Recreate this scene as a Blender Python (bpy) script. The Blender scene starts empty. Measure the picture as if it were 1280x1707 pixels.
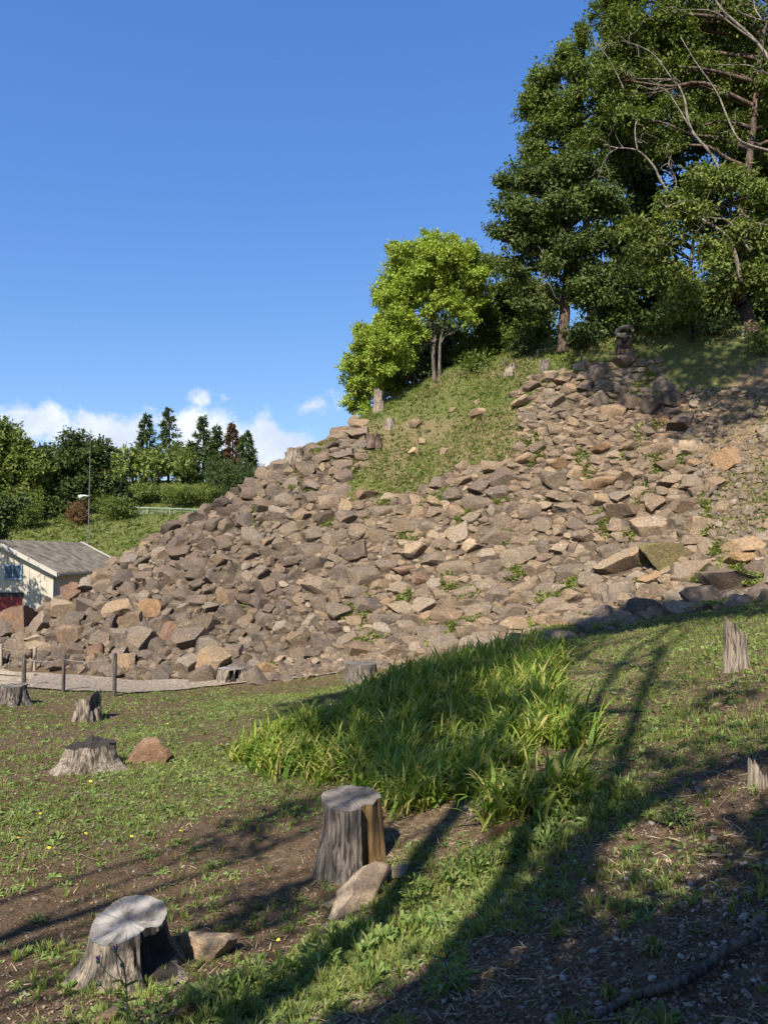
import bpy, bmesh, math, random
import numpy as np
from mathutils import Vector, Matrix
from math import radians as RAD, pi as PI

SC = bpy.context.scene
COL = SC.collection
random.seed(7)
RNG = np.random.default_rng(11)

# ------------------------------------------------------------------ camera, sky, sun, exposure
FPX, CX, CY = 1290.0, 640.0, 853.5
PITCH = math.atan(67.0 / FPX)
cam_d = bpy.data.cameras.new('camera')
cam = bpy.data.objects.new('camera', cam_d)
COL.objects.link(cam)
cam.location = (0, 0, 0)
cam.rotation_euler = (PI / 2 + PITCH, 0, 0)
cam_d.sensor_fit = 'VERTICAL'
cam_d.sensor_height = 36.0
cam_d.lens = 36.0 * FPX / 1707.0
cam_d.clip_start = 0.05
cam_d.clip_end = 9000
SC.camera = cam

SUN_AZ, SUN_EL = 24.0, 47.0          # light travels this many degrees right of straight ahead
SUN_DIR = np.array([-math.sin(RAD(SUN_AZ)) * math.cos(RAD(SUN_EL)),
                    -math.cos(RAD(SUN_AZ)) * math.cos(RAD(SUN_EL)), math.sin(RAD(SUN_EL))])
sun_d = bpy.data.lights.new('sun', 'SUN')
sun_d.energy = 5.0
sun_d.angle = RAD(0.53)
sun_d.color = (1.0, 0.94, 0.84)
sun = bpy.data.objects.new('sun', sun_d)
COL.objects.link(sun)
sun.location = (-20, -40, 40)
sun.rotation_euler = Vector(SUN_DIR).to_track_quat('Z', 'Y').to_euler()

SC.view_settings.view_transform = 'Standard'
SC.view_settings.look = 'None'
SC.view_settings.gamma = 1.0
SC.view_settings.exposure = 0.88
SC.view_settings.use_curve_mapping = False

W = bpy.data.worlds.new('World')
SC.world = W
W.use_nodes = True


class NT:
    """tiny node-tree helper"""
    def __init__(s, tree):
        s.t = tree
        s.n = tree.nodes
        s.l = tree.links

    def add(s, kind, **kw):
        nd = s.n.new(kind)
        for k, v in kw.items():
            setattr(nd, k, v)
        return nd

    def put(s, sock, v):
        if hasattr(v, 'is_output'):
            s.l.new(v, sock)
        elif v is not None:
            sock.default_value = v

    def math(s, op, a, b=None, c=None, clamp=False):
        nd = s.add('ShaderNodeMath', operation=op, use_clamp=clamp)
        s.put(nd.inputs[0], a)
        if b is not None: s.put(nd.inputs[1], b)
        if c is not None: s.put(nd.inputs[2], c)
        return nd.outputs[0]

    def mixc(s, f, a, b, blend='MIX'):
        nd = s.add('ShaderNodeMix', data_type='RGBA', blend_type=blend)
        s.put(nd.inputs[0], f); s.put(nd.inputs[6], a); s.put(nd.inputs[7], b)
        return nd.outputs[2]

    def noise(s, vec, scale, detail=4, rough=0.6, dist=0.0):
        nd = s.add('ShaderNodeTexNoise')
        if vec is not None: s.put(nd.inputs['Vector'], vec)
        nd.inputs['Scale'].default_value = scale
        nd.inputs['Detail'].default_value = detail
        nd.inputs['Roughness'].default_value = rough
        nd.inputs['Distortion'].default_value = dist
        return nd.outputs['Fac']

    def remap(s, v, a, b, c=0.0, d=1.0, smooth=True):
        nd = s.add('ShaderNodeMapRange', interpolation_type='SMOOTHSTEP' if smooth else 'LINEAR', clamp=True)
        s.put(nd.inputs[0], v)
        for i, q in zip((1, 2, 3, 4), (a, b, c, d)): s.put(nd.inputs[i], q)
        return nd.outputs[0]

    def ramp(s, v, stops, mode='LINEAR'):
        nd = s.add('ShaderNodeValToRGB')
        cr = nd.color_ramp
        cr.interpolation = mode
        while len(cr.elements) > 1: cr.elements.remove(cr.elements[-1])
        for i, (p, c) in enumerate(stops):
            e = cr.elements[0] if i == 0 else cr.elements.new(p)
            e.position = p
            e.color = (*c, 1.0)
        s.put(nd.inputs[0], v)
        return nd.outputs[0]

    def bump(s, h, strength=0.5, dist=0.02):
        nd = s.add('ShaderNodeBump')
        nd.inputs['Strength'].default_value = strength
        nd.inputs['Distance'].default_value = dist
        s.put(nd.inputs['Height'], h)
        return nd.outputs[0]


def px_dir(px, py):
    xc, yc = (px - CX) / FPX, (CY - py) / FPX
    return np.array([xc, math.cos(PITCH) - yc * math.sin(PITCH), math.sin(PITCH) + yc * math.cos(PITCH)])


def build_sky():
    t = NT(W.node_tree)
    t.n.clear()
    out = t.add('ShaderNodeOutputWorld')
    bg = t.add('ShaderNodeBackground')
    t.l.new(bg.outputs[0], out.inputs[0])
    sky = t.add('ShaderNodeTexSky', sky_type='NISHITA')
    sky.sun_disc = False
    sky.sun_elevation = RAD(SUN_EL)
    sky.sun_rotation = math.atan2(SUN_DIR[0], SUN_DIR[1])
    sky.altitude = 200
    sky.air_density = 1.0
    sky.dust_density = 0.2
    sky.ozone_density = 4.0
    tc = t.add('ShaderNodeTexCoord')
    vec = tc.outputs['Generated']
    sep = t.add('ShaderNodeSeparateXYZ')
    t.l.new(vec, sep.inputs[0])
    az = t.math('ARCTAN2', sep.outputs[0], sep.outputs[1])
    el = t.math('ARCSINE', sep.outputs[2])
    n1 = t.noise(vec, 15.0, 9, 0.60, 0.2)
    n2 = t.noise(vec, 3.2, 3, 0.5)
    # fair-weather cumulus low over the horizon, all the way round
    low = t.math('MULTIPLY', t.remap(el, 0.015, 0.07), t.remap(el, 0.2, 0.10))
    field = t.math('MULTIPLY', t.remap(n2, 0.48, 0.66), low)
    dens = t.math('MULTIPLY', field, 0.30)
    for (px, py, rx, ry, a) in ((45, 694, 70, 40, .5), (168, 722, 95, 52, .55), (346, 663, 52, 24, .40), (350, 730, 115, 60, .58),
                                (452, 752, 100, 50, .58), (525, 676, 80, 26, .27), (556, 662, 30, 40, .26), (250, 760, 240, 44, .40)):
        d = px_dir(px, py)
        a0, e0 = math.atan2(d[0], d[1]), math.atan2(d[2], math.hypot(d[0], d[1]))
        u = t.math('DIVIDE', t.math('SUBTRACT', az, a0), rx / FPX)
        v = t.math('DIVIDE', t.math('SUBTRACT', el, e0), ry / FPX)
        r2 = t.math('ADD', t.math('MULTIPLY', u, u), t.math('MULTIPLY', v, v))
        g = t.math('MULTIPLY', t.math('EXPONENT', t.math('MULTIPLY', r2, -1.0)), a)
        dens = t.math('MAXIMUM', dens, g)
    f = t.math('ADD', dens, t.math('MULTIPLY', t.math('SUBTRACT', n1, 0.5), 1.25))
    cov = t.remap(f, 0.24, 0.46, 0.0, 0.95)
    sp = t.add('ShaderNodeSeparateColor'); t.l.new(sky.outputs[0], sp.inputs[0])
    cb = t.add('ShaderNodeCombineColor')
    for i, (k, g) in enumerate(SKY_GRADE): t.put(cb.inputs[i], t.math('MULTIPLY', t.math('POWER', sp.outputs[i], g), k))
    tint = cb.outputs[0]
    shade = t.remap(t.noise(vec, 14.0, 5, 0.6), 0.3, 0.7, 0.0, 1.0)
    cc = t.mixc(shade, (5.4, 6.1, 7.4, 1), (7.6, 7.9, 8.3, 1))
    colr = t.mixc(cov, tint, cc)
    t.l.new(colr, bg.inputs[0])
    bg.inputs[1].default_value = 0.073


SKY_GRADE = ((.90, 1.06), (1.38, .82), (2.95, .52))       # clean washed spring air: one scale and power per channel, whole dome
build_sky()

# ------------------------------------------------------------------ helpers
def tag(o, label=None, cat=None, group=None, kind=None):
    if label: o['label'] = label
    if cat: o['category'] = cat
    if group: o['group'] = group
    if kind: o['kind'] = kind
    return o


def empty(name, loc, label, cat, group=None, rz=0.0):
    o = bpy.data.objects.new(name, None)
    COL.objects.link(o)
    o.empty_display_size = 0.2
    o.location = tuple(float(v) for v in loc)
    o.rotation_euler = (0, 0, rz)
    return tag(o, label, cat, group)


def raw_mesh(name, V, faces_list, smooth=False, sharp=None):
    """V (n,3); faces_list: list of int arrays (m,k) or python list of polygons"""
    me = bpy.data.meshes.new(name)
    V = np.asarray(V, dtype=np.float32)
    sizes, loops = [], []
    for F in faces_list:
        F = np.asarray(F, dtype=np.int32)
        if F.size == 0: continue
        sizes.append(np.full(F.shape[0], F.shape[1], np.int32))
        loops.append(F.ravel())
    sizes = np.concatenate(sizes); loops = np.concatenate(loops)
    me.vertices.add(len(V)); me.vertices.foreach_set('co', V.ravel())
    me.loops.add(len(loops)); me.loops.foreach_set('vertex_index', loops)
    me.polygons.add(len(sizes))
    st = np.zeros(len(sizes), np.int32); st[1:] = np.cumsum(sizes)[:-1]
    me.polygons.foreach_set('loop_start', st)
    me.polygons.foreach_set('use_smooth', np.full(len(sizes), smooth, bool))
    me.update(calc_edges=True)
    if sharp is not None: me.set_sharp_from_angle(angle=sharp)
    return me


def link(name, me, mat=None, parent=None, loc=(0, 0, 0)):
    o = bpy.data.objects.new(name, me)
    COL.objects.link(o)
    o.location = tuple(float(v) for v in loc)
    if parent is not None: o.parent = parent
    if mat is not None and not me.materials: me.materials.append(mat)
    return o


class MB:
    """accumulates triangles/quads/polygons into one mesh object"""
    def __init__(s):
        s.v, s.f, s.n = [], {}, 0

    def add(s, V, *Fs):
        V = np.asarray(V, float)
        for F in Fs:
            F = np.asarray(F, np.int64)
            if F.size: s.f.setdefault(F.shape[1], []).append(F + s.n)
        s.v.append(V); s.n += len(V)
        return s

    def box(s, lo, hi, M=None):
        x0, y0, z0 = lo; x1, y1, z1 = hi
        V = np.array([[x0, y0, z0], [x1, y0, z0], [x1, y1, z0], [x0, y1, z0], [x0, y0, z1], [x1, y0, z1], [x1, y1, z1], [x0, y1, z1]], float)
        if M is not None: V = V @ np.array(M.to_3x3()).T + np.array(M.translation)
        return s.add(V, [[0, 3, 2, 1], [4, 5, 6, 7], [0, 1, 5, 4], [1, 2, 6, 5], [2, 3, 7, 6], [3, 0, 4, 7]])

    def tube(s, P, R, sides=8, rough=0.0, cap=True):
        P = np.asarray(P, float); R = np.broadcast_to(np.asarray(R, float), (len(P),))
        T = np.gradient(P, axis=0); T /= np.linalg.norm(T, axis=1, keepdims=True) + 1e-9
        ref = np.array([0.3, 1, 0.1]) if abs(T[0, 2]) > .7 else np.array([0, 0, 1.0])
        V = []
        a = np.arange(sides) * 2 * PI / sides
        for i in range(len(P)):
            u = np.cross(T[i], ref); u /= np.linalg.norm(u) + 1e-9
            w = np.cross(u, T[i])
            r = R[i] * (1 + rough * RNG.standard_normal(sides) * .5)
            V.append(P[i] + (np.cos(a) * r)[:, None] * u + (np.sin(a) * r)[:, None] * w)
        V = np.concatenate(V)
        F = []
        for i in range(len(P) - 1):
            for k in range(sides):
                k2 = (k + 1) % sides
                F.append([i * sides + k, i * sides + k2, (i + 1) * sides + k2, (i + 1) * sides + k])
        s.add(V, F)
        if cap:
            b = s.n - len(V)
            s.f.setdefault(sides, []).append(np.array([[b + len(V) - sides + k for k in range(sides)]]))
            s.f.setdefault(sides, []).append(np.array([[b + sides - 1 - k for k in range(sides)]]))
        return s

    def build(s, name, mat, parent=None, smooth=False, sharp=None, loc=(0, 0, 0)):
        V = np.concatenate(s.v) - np.asarray(loc, float)
        me = raw_mesh(name, V, [np.concatenate(f) for f in s.f.values()], smooth, sharp)
        if parent is None: return link(name, me, mat, None, loc)
        o = link(name, me, mat, parent)
        o.location = tuple(np.asarray(loc, float) - np.array(parent.location)) if parent.rotation_euler.z == 0 else (0, 0, 0)
        return o


def smooth_path(P, n=6):
    """Catmull-Rom through P"""
    P = [np.asarray(p, float) for p in P]
    P = [2 * P[0] - P[1]] + P + [2 * P[-1] - P[-2]]
    out = []
    for i in range(1, len(P) - 2):
        for t in np.linspace(0, 1, n, endpoint=False):
            a, b, c, d = P[i - 1:i + 3]
            out.append(.5 * (2 * b + (c - a) * t + (2 * a - 5 * b + 4 * c - d) * t * t + (3 * b - a - 3 * c + d) * t ** 3))
    out.append(P[-2])
    return np.array(out)


def norm(v):
    return v / (np.linalg.norm(v, axis=-1, keepdims=True) + 1e-9)


def frames(d, n):
    """columns: side, direction, normal"""
    d = norm(d); sd = norm(np.cross(d, n)); nn = np.cross(sd, d)
    return np.stack([sd, d, nn], axis=-1)


def scatter(tV, tFs, pos, fr, sc):
    """copies of one template, joined: returns V, list of F"""
    tV = np.asarray(tV, float); n, k = len(pos), len(tV)
    sc = np.asarray(sc, float)
    if sc.ndim == 1: sc = sc[:, None].repeat(3, 1)
    V = np.einsum('nij,nkj->nki', fr, tV[None] * sc[:, None, :]) + pos[:, None, :]
    off = (np.arange(n) * k)[:, None, None]
    return V.reshape(-1, 3), [(np.asarray(F)[None] + off).reshape(-1, np.asarray(F).shape[1]) for F in tFs]


def rand_dirs(n):
    return norm(RNG.standard_normal((n, 3)))


def vnoise(x, y, seed=0):
    """smooth value noise, 0..1"""
    x = np.asarray(x, float); y = np.asarray(y, float)
    xi, yi = np.floor(x).astype(np.int64), np.floor(y).astype(np.int64)
    fx, fy = x - xi, y - yi
    fx, fy = fx * fx * (3 - 2 * fx), fy * fy * (3 - 2 * fy)
    def h(a, b):
        q = (a * 374761393 + b * 668265263 + seed * 974711) & 0x7fffffff
        q = ((q ^ (q >> 13)) * 1274126177) & 0x7fffffff
        return ((q ^ (q >> 16)) & 0xffff) / 65535.0
    return (h(xi, yi) * (1 - fx) + h(xi + 1, yi) * fx) * (1 - fy) + (h(xi, yi + 1) * (1 - fx) + h(xi + 1, yi + 1) * fx) * fy


def fbm(x, y, seed=0, oct=4):
    s, a, t = 0, 1.0, 0
    for k in range(oct):
        s = s + a * vnoise(x * 2 ** k, y * 2 ** k, seed + k * 17); t += a; a *= .5
    return s / t


def sstep(a, b, x):
    t = np.clip((x - a) / (b - a), 0, 1)
    return t * t * (3 - 2 * t)


def at(px, py, Y):
    d = px_dir(px, py)
    return d * (Y / d[1])


def project(P):
    P = np.asarray(P, float)
    c, s = math.cos(PITCH), math.sin(PITCH)
    f = P[..., 1] * c + P[..., 2] * s
    u = -P[..., 1] * s + P[..., 2] * c
    f = np.where(f < .05, .05, f)
    return CX + FPX * P[..., 0] / f, CY - FPX * u / f


def inpoly(px, py, poly):
    r = np.zeros(np.shape(px), bool)
    j = len(poly) - 1
    for i in range(len(poly)):
        xi, yi = poly[i]; xj, yj = poly[j]
        c = ((yi > py) != (yj > py)) & (px < (xj - xi) * (py - yi) / ((yj - yi) or 1e-9) + xi)
        r ^= c
        j = i
    return r

# ------------------------------------------------------------------ terrain: one height function
CTRL = []
def cp(px, py, Y): CTRL.append(at(px, py, Y))
# foreground
for a in ((215, 1625, 4.3), (350, 1590, 4.6), (0, 1700, 3.75), (585, 1445, 5.5), (150, 1283, 8.6), (135, 1203, 12.0), (191, 1158, 15.0), (40, 1143, 16.0),
          (20, 1400, 6.2), (300, 1400, 6.25), (330, 1250, 9.3), (500, 1170, 12.0), (640, 1707, 3.0), (1280, 1707, 2.25), (1000, 1500, 3.75), (1280, 1400, 3.9),
          (850, 1380, 5.2), (1010, 1300, 5.6), (1225, 1122, 7.2), (1255, 1300, 4.6), (1100, 1060, 11.5), (950, 1150, 8.6), (760, 1200, 9.0), (640, 1300, 7.4),
          (700, 1120, 13.0), (1280, 1010, 11.8), (900, 1075, 13.0), (595, 1530, 4.75), (760, 1500, 4.7)): cp(*a)
# foot of the stone slope
for a in ((60, 1105, 19.6), (-60, 1100, 20.5), (250, 1128, 17.3), (420, 1128, 17.0), (580, 1108, 17.2), (760, 1078, 16.2), (900, 1048, 15.9), (1080, 1012, 14.9), (1280, 985, 13.7)): cp(*a)
# face
for a in ((600, 830, 22.0), (850, 815, 20.6), (1100, 800, 18.6), (1280, 800, 17.0), (400, 960, 20.4), (700, 950, 19.5), (250, 1010, 20.4), (1000, 930, 17.8), (1280, 900, 15.4),
          (1100, 690, 20.7), (1280, 680, 18.9), (500, 880, 21.6), (720, 730, 23.9), (150, 1050, 20.2)): cp(*a)
# crest
for a in ((1000, 574, 22.8), (870, 603, 24.0), (720, 637, 25.4), (610, 692, 25.8), (545, 738, 25.4), (490, 760, 25.0), (400, 822, 24.6), (240, 912, 24.0), (120, 992, 22.8), (1150, 560, 21.8), (1280, 565, 20.6), (20, 1050, 22.0)): cp(*a)
# behind the crest and out of the frame
CTRL += [np.array(p, float) for p in (
    (-2.9, 30, -.2), (-6, 29.5, -2.4), (-9.5, 28, -3.1), (-.6, 31.5, 3.6), (1.6, 32, 5.6), (4.2, 29, 6.5), (8, 27, 6.7), (14, 26, 7.2), (22, 25, 8), (5, 40, 6.8), (20, 40, 8.5), (0, 42, 4.0),
    (-8, 40, -3.0), (-16, 30, -3.25), (-16, 38, -3.2), (-13, 20, -3.0), (-13, 12, -2.75), (-20, 10, -2.9), (-14, 2, -2.4), (-22, 22, -3.2), (-30, 35, -3.2), (-8, -4, -1.9), (-20, -10, -2.2),
    (0, 0, -1.62), (3, 1, -1.15), (-3, 0, -1.95), (0, -6, -1.45), (7, -4, -.2), (8, 4, -.1), (10, 9, .0), (12, 13, 1.3), (14, 18, 4.4), (20, 10, 2.4), (24, 0, 2), (12, 22, 6.2), (0, -20, -1.3), (-30, -20, -2.5), (25, -20, 1.5), (30, 30, 8.5))]
CTRL = np.array(CTRL)


def tps_fit(P, z, lam=2e-3):
    n = len(P)
    d = np.linalg.norm(P[:, None] - P[None], axis=-1) / 10
    K = np.where(d > 0, d * d * np.log(d + 1e-12), 0) + lam * np.eye(n)
    A = np.zeros((n + 3, n + 3)); A[:n, :n] = K
    A[:n, n] = 1; A[:n, n + 1:] = P; A[n, :n] = 1; A[n + 1:, :n] = P.T
    return np.linalg.solve(A, np.concatenate([z, np.zeros(3)]))


_w = tps_fit(CTRL[:, :2], CTRL[:, 2])


def far_h(x, y):
    h = -3.2 + .3 * fbm(x / 15, y / 15, 5, 3)
    # wooded hill beyond the shed, on the left
    hl = sstep(43, 92, y - .10 * (x + 20)) * 11.4 * sstep(40, -2, x) * sstep(260, 150, y)
    h = h + hl * (.8 + .35 * fbm(x / 18, y / 18, 9, 3))
    # castle plateau, on the right
    pl = sstep(-1, 9, x) * sstep(8, 24, y) * sstep(220, 90, y)
    h = h + pl * 11 + sstep(8, 40, x) * sstep(12, -5, y) * 4
    return h


def H0(x, y):
    x = np.asarray(x, float); y = np.asarray(y, float)
    sh = x.shape
    x, y = x.ravel(), y.ravel()
    cx, cy = np.clip(x, -34, 34), np.clip(y, -24, 46)
    out = np.empty(len(x))
    for i in range(0, len(x), 40000):
        sl = slice(i, i + 40000)
        d2 = ((cx[sl, None] - CTRL[None, :, 0]) ** 2 + (cy[sl, None] - CTRL[None, :, 1]) ** 2) / 100
        out[sl] = (.5 * d2 * np.log(d2 + 1e-20)) @ _w[:-3] + _w[-3] + _w[-2] * cx[sl] + _w[-1] * cy[sl]
    w = sstep(24, 34, np.abs(x)) ; w = np.maximum(w, sstep(33, 45, y)); w = np.maximum(w, sstep(-14, -24, y))
    return (out * (1 - w) + far_h(x, y) * w).reshape(sh)


def H(x, y):
    x = np.asarray(x, float); y = np.asarray(y, float)
    return H0(x, y) + .10 * (fbm(x * .9, y * .9, 3, 3) - .5) + .035 * (fbm(x * 5, y * 5, 8, 3) - .5)


def hit(px, py, ymax=130.0):
    d = px_dir(px, py)
    t = np.concatenate([np.arange(1.2, 32, .04), np.arange(32, ymax, .3)])
    q = d[None] * t[:, None]
    below = np.nonzero(q[:, 2] < H(q[:, 0], q[:, 1]))[0]
    if len(below) == 0: return at(px, py, 26.0)
    a, b = t[max(below[0] - 1, 0)], t[below[0]]
    for _ in range(8):
        m = .5 * (a + b); p = d * m
        if p[2] < H(p[0], p[1]): b = m
        else: a = m
    p = d * b
    return np.array([p[0], p[1], float(H(p[0], p[1]))])


def slope_n(x, y, e=.25):
    dx = (H0(x + e, y) - H0(x - e, y)) / (2 * e); dy = (H0(x, y + e) - H0(x, y - e)) / (2 * e)
    return norm(np.stack([-dx, -dy, np.ones_like(dx)], -1))


def visible(P, lift=.12):
    P = np.asarray(P, float); ok = np.ones(len(P), bool)
    for s in np.linspace(.35, .97, 26):
        q = P * s; q[:, 2] += lift * s
        ok &= H0(q[:, 0], q[:, 1]) < q[:, 2]
    return ok


def idw(cpts):
    """density given at a few ground spots (px, py, value), spread over the plan"""
    P = np.array([hit(a, b)[:2] for a, b, _ in cpts]); v = np.array([c for *_, c in cpts], float)
    def f(x, y):
        d2 = (x[:, None] - P[None, :, 0]) ** 2 + (y[:, None] - P[None, :, 1]) ** 2 + .05
        w = 1 / d2 ** 1.6
        return (w @ v) / w.sum(1)
    return f

# ------------------------------------------------------------------ materials
def new_mat(name):
    m = bpy.data.materials.new(name); m.use_nodes = True
    t = NT(m.node_tree)
    p = t.n['Principled BSDF']
    return m, t, p


def plain(name, col, rough=.8, metal=0.0, var=.25, scale=8.0, bump=.0):
    m, t, p = new_mat(name)
    pos = t.add('ShaderNodeNewGeometry').outputs['Position']
    n = t.noise(pos, scale, 5, .65)
    c = t.mixc(t.remap(n, .3, .7), tuple(v * (1 - var) for v in col) + (1,), tuple(min(1, v * (1 + var)) for v in col) + (1,))
    t.l.new(c, p.inputs['Base Color'])
    p.inputs['Roughness'].default_value = rough
    p.inputs['Metallic'].default_value = metal
    if bump: t.l.new(t.bump(n, bump, .02), p.inputs['Normal'])
    return m


def stone_mat():
    m, t, p = new_mat('stone')
    geo = t.add('ShaderNodeNewGeometry'); oi = t.add('ShaderNodeObjectInfo')
    pos = geo.outputs['Position']
    r = t.math('FRACT', t.math('ADD', geo.outputs['Random Per Island'], oi.outputs['Random']))
    base = t.ramp(r, [(0, (.095, .074, .061)), (.18, (.150, .115, .087)), (.38, (.185, .141, .101)), (.55, (.135, .103, .080)), (.70, (.225, .168, .113)),
                      (.82, (.27, .215, .158)), (.90, (.24, .165, .10)), (.96, (.31, .255, .19)), (1, (.115, .090, .074))])
    n1 = t.noise(pos, 3.1, 6, .62, .4)
    n2 = t.noise(pos, 17, 6, .7)
    n3 = t.noise(pos, 70, 4, .7)
    c = t.mixc(t.remap(n1, .36, .70), base, (.25, .172, .10, 1))
    c2 = t.mixc(.62, base, c)
    v = t.math('ADD', t.remap(n2, .28, .72, .50, 1.30, False), t.remap(n3, .2, .8, -.24, .24, False))
    c3 = t.mixc(1.0, c2, v, 'MULTIPLY')
    lich = t.math('MULTIPLY', t.remap(t.noise(pos, 8.5, 9, .78), .575, .66), .5)
    c4 = t.mixc(lich, c3, (.42, .39, .34, 1))
    c4 = t.mixc(1.0, c4, (1.03, 1.03, 1.01, 1), 'MULTIPLY')
    c5 = t.mixc(1.0, c4, oi.outputs['Color'], 'MULTIPLY')
    t.l.new(c5, p.inputs['Base Color'])
    p.inputs['Roughness'].default_value = .86
    p.inputs['Specular IOR Level'].default_value = .3
    h = t.math('ADD', t.math('MULTIPLY', n2, .8), t.math('MULTIPLY', n3, .35))
    t.l.new(t.bump(h, .95, .05), p.inputs['Normal'])
    return m


def leaf_mat(name, cols, rough=.5, trans=.35, spec=.4):
    rough, spec = max(rough, .6), min(spec, .25)
    m, t, p = new_mat(name)
    geo = t.add('ShaderNodeNewGeometry')
    r = geo.outputs['Random Per Island']
    k = len(cols)
    c = t.ramp(r, [(i / (k - 1), q) for i, q in enumerate(cols)])
    big = t.remap(t.noise(geo.outputs['Position'], .9, 3, .6), .3, .7, .72, 1.25, False)
    c = t.mixc(1.0, c, big, 'MULTIPLY')
    t.l.new(c, p.inputs['Base Color'])
    p.inputs['Roughness'].default_value = rough
    p.inputs['Specular IOR Level'].default_value = spec
    tr = t.add('ShaderNodeBsdfTranslucent')
    ct = t.mixc(1.0, c, (1.25, 1.3, .55, 1), 'MULTIPLY')
    t.l.new(ct, tr.inputs[0])
    mx = t.add('ShaderNodeMixShader'); mx.inputs[0].default_value = trans
    t.l.new(p.outputs[0], mx.inputs[1]); t.l.new(tr.outputs[0], mx.inputs[2])
    t.l.new(mx.outputs[0], t.n['Material Output'].inputs[0])
    return m


def bark_mat(name, dark, light, sx=14.0, sz=1.6, bump=.9):
    m, t, p = new_mat(name)
    tc = t.add('ShaderNodeTexCoord')
    mp = t.add('ShaderNodeMapping'); mp.inputs['Scale'].default_value = (sx, sx, sz)
    t.l.new(t.add('ShaderNodeNewGeometry').outputs['Position'], mp.inputs[0])
    n = t.noise(mp.outputs[0], 1.0, 7, .7, .4)
    g = t.noise(t.add('ShaderNodeNewGeometry').outputs['Position'], 3.0, 4, .6)
    f = t.math('ADD', t.math('MULTIPLY', n, .75), t.math('MULTIPLY', g, .25))
    c = t.ramp(f, [(.36, tuple(.35 * q for q in dark)), (.43, dark), (.52, tuple(.5 * (a + b) for a, b in zip(dark, light))), (.64, light)])
    t.l.new(c, p.inputs['Base Color'])
    p.inputs['Roughness'].default_value = .9
    p.inputs['Specular IOR Level'].default_value = .2
    t.l.new(t.bump(n, bump, .03), p.inputs['Normal'])
    return m


def cut_mat(name, dark, light):
    """weathered cut face with growth rings and radial checks (object space, centred)"""
    m, t, p = new_mat(name)
    tc = t.add('ShaderNodeTexCoord'); v = tc.outputs['Object']
    sep = t.add('ShaderNodeSeparateXYZ'); t.l.new(v, sep.inputs[0])
    r = t.math('SQRT', t.math('ADD', t.math('MULTIPLY', sep.outputs[0], sep.outputs[0]), t.math('MULTIPLY', sep.outputs[1], sep.outputs[1])))
    n = t.noise(v, 9, 5, .6)
    w = t.math('SINE', t.math('MULTIPLY', t.math('ADD', r, t.math('MULTIPLY', n, .05)), 520.0))
    ang = t.math('ARCTAN2', sep.outputs[0], sep.outputs[1])
    chk = t.add('ShaderNodeCombineXYZ'); t.put(chk.inputs[0], t.math('MULTIPLY', ang, 5.0)); t.put(chk.inputs[1], t.math('MULTIPLY', r, 1.5))
    ch = t.remap(t.noise(chk.outputs[0], 2.2, 6, .75), .58, .66)
    blot = t.noise(v, 4.0, 6, .7, .6)
    f = t.math('ADD', t.math('MULTIPLY', w, .05), t.remap(t.math('ADD', t.math('MULTIPLY', n, .4), t.math('MULTIPLY', blot, .6)), .36, .62))
    c = t.mixc(f, (*dark, 1), (*light, 1))
    c = t.mixc(t.math('MULTIPLY', ch, .6), c, (*[q * .35 for q in dark], 1))
    t.l.new(c, p.inputs['Base Color']); p.inputs['Roughness'].default_value = .85
    t.l.new(t.bump(t.math('ADD', t.math('MULTIPLY', w, .04), t.math('SUBTRACT', n, ch)), .5, .015), p.inputs['Normal'])
    return m


def ground_mat():
    m, t, p = new_mat('earth')
    at_ = t.add('ShaderNodeAttribute', attribute_name='cover')
    sep = t.add('ShaderNodeSeparateColor'); t.l.new(at_.outputs['Color'], sep.inputs[0])
    pos = t.add('ShaderNodeNewGeometry').outputs['Position']
    n0 = t.noise(pos, 1.3, 5, .65); n1 = t.noise(pos, 9, 7, .7); n2 = t.noise(pos, 45, 6, .75); n3 = t.noise(pos, 160, 3, .7)
    soil = t.ramp(t.math('ADD', t.math('MULTIPLY', n1, .45), t.math('MULTIPLY', n2, .55)), [(.3, (.032, .021, .011)), (.45, (.088, .056, .030)), (.56, (.150, .102, .060)), (.68, (.26, .19, .12))])
    fleck = t.math('MULTIPLY', t.remap(n3, .66, .74), .55)
    soil = t.mixc(fleck, soil, (.27, .20, .13, 1))
    grass = t.ramp(t.math('ADD', t.math('MULTIPLY', n2, .6), t.math('MULTIPLY', n1, .4)), [(.3, (.040, .048, .018)), (.45, (.085, .10, .030)), (.58, (.13, .13, .045)), (.72, (.20, .16, .085))])
    straw = t.ramp(n2, [(.28, (.10, .068, .038)), (.52, (.24, .175, .10)), (.75, (.42, .33, .21))])
    rub = t.ramp(t.math('ADD', t.math('MULTIPLY', n2, .5), t.math('MULTIPLY', n1, .5)), [(.3, (.035, .025, .017)), (.52, (.095, .070, .047)), (.75, (.22, .17, .12))])
    def f(k): return t.remap(t.math('ADD', sep.outputs[k], t.math('MULTIPLY', t.math('SUBTRACT', n1, .5), .7)), .32, .62)
    c = t.mixc(f(1), soil, straw)
    c = t.mixc(f(2), c, rub)
    c = t.mixc(f(0), c, grass)
    t.l.new(c, p.inputs['Base Color']); p.inputs['Roughness'].default_value = .95
    p.inputs['Specular IOR Level'].default_value = .12
    h = t.math('ADD', t.math('MULTIPLY', n1, 1.0), t.math('ADD', t.math('MULTIPLY', n2, .5), t.math('MULTIPLY', n3, .15)))
    t.l.new(t.bump(h, .9, .05), p.inputs['Normal'])
    return m


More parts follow.
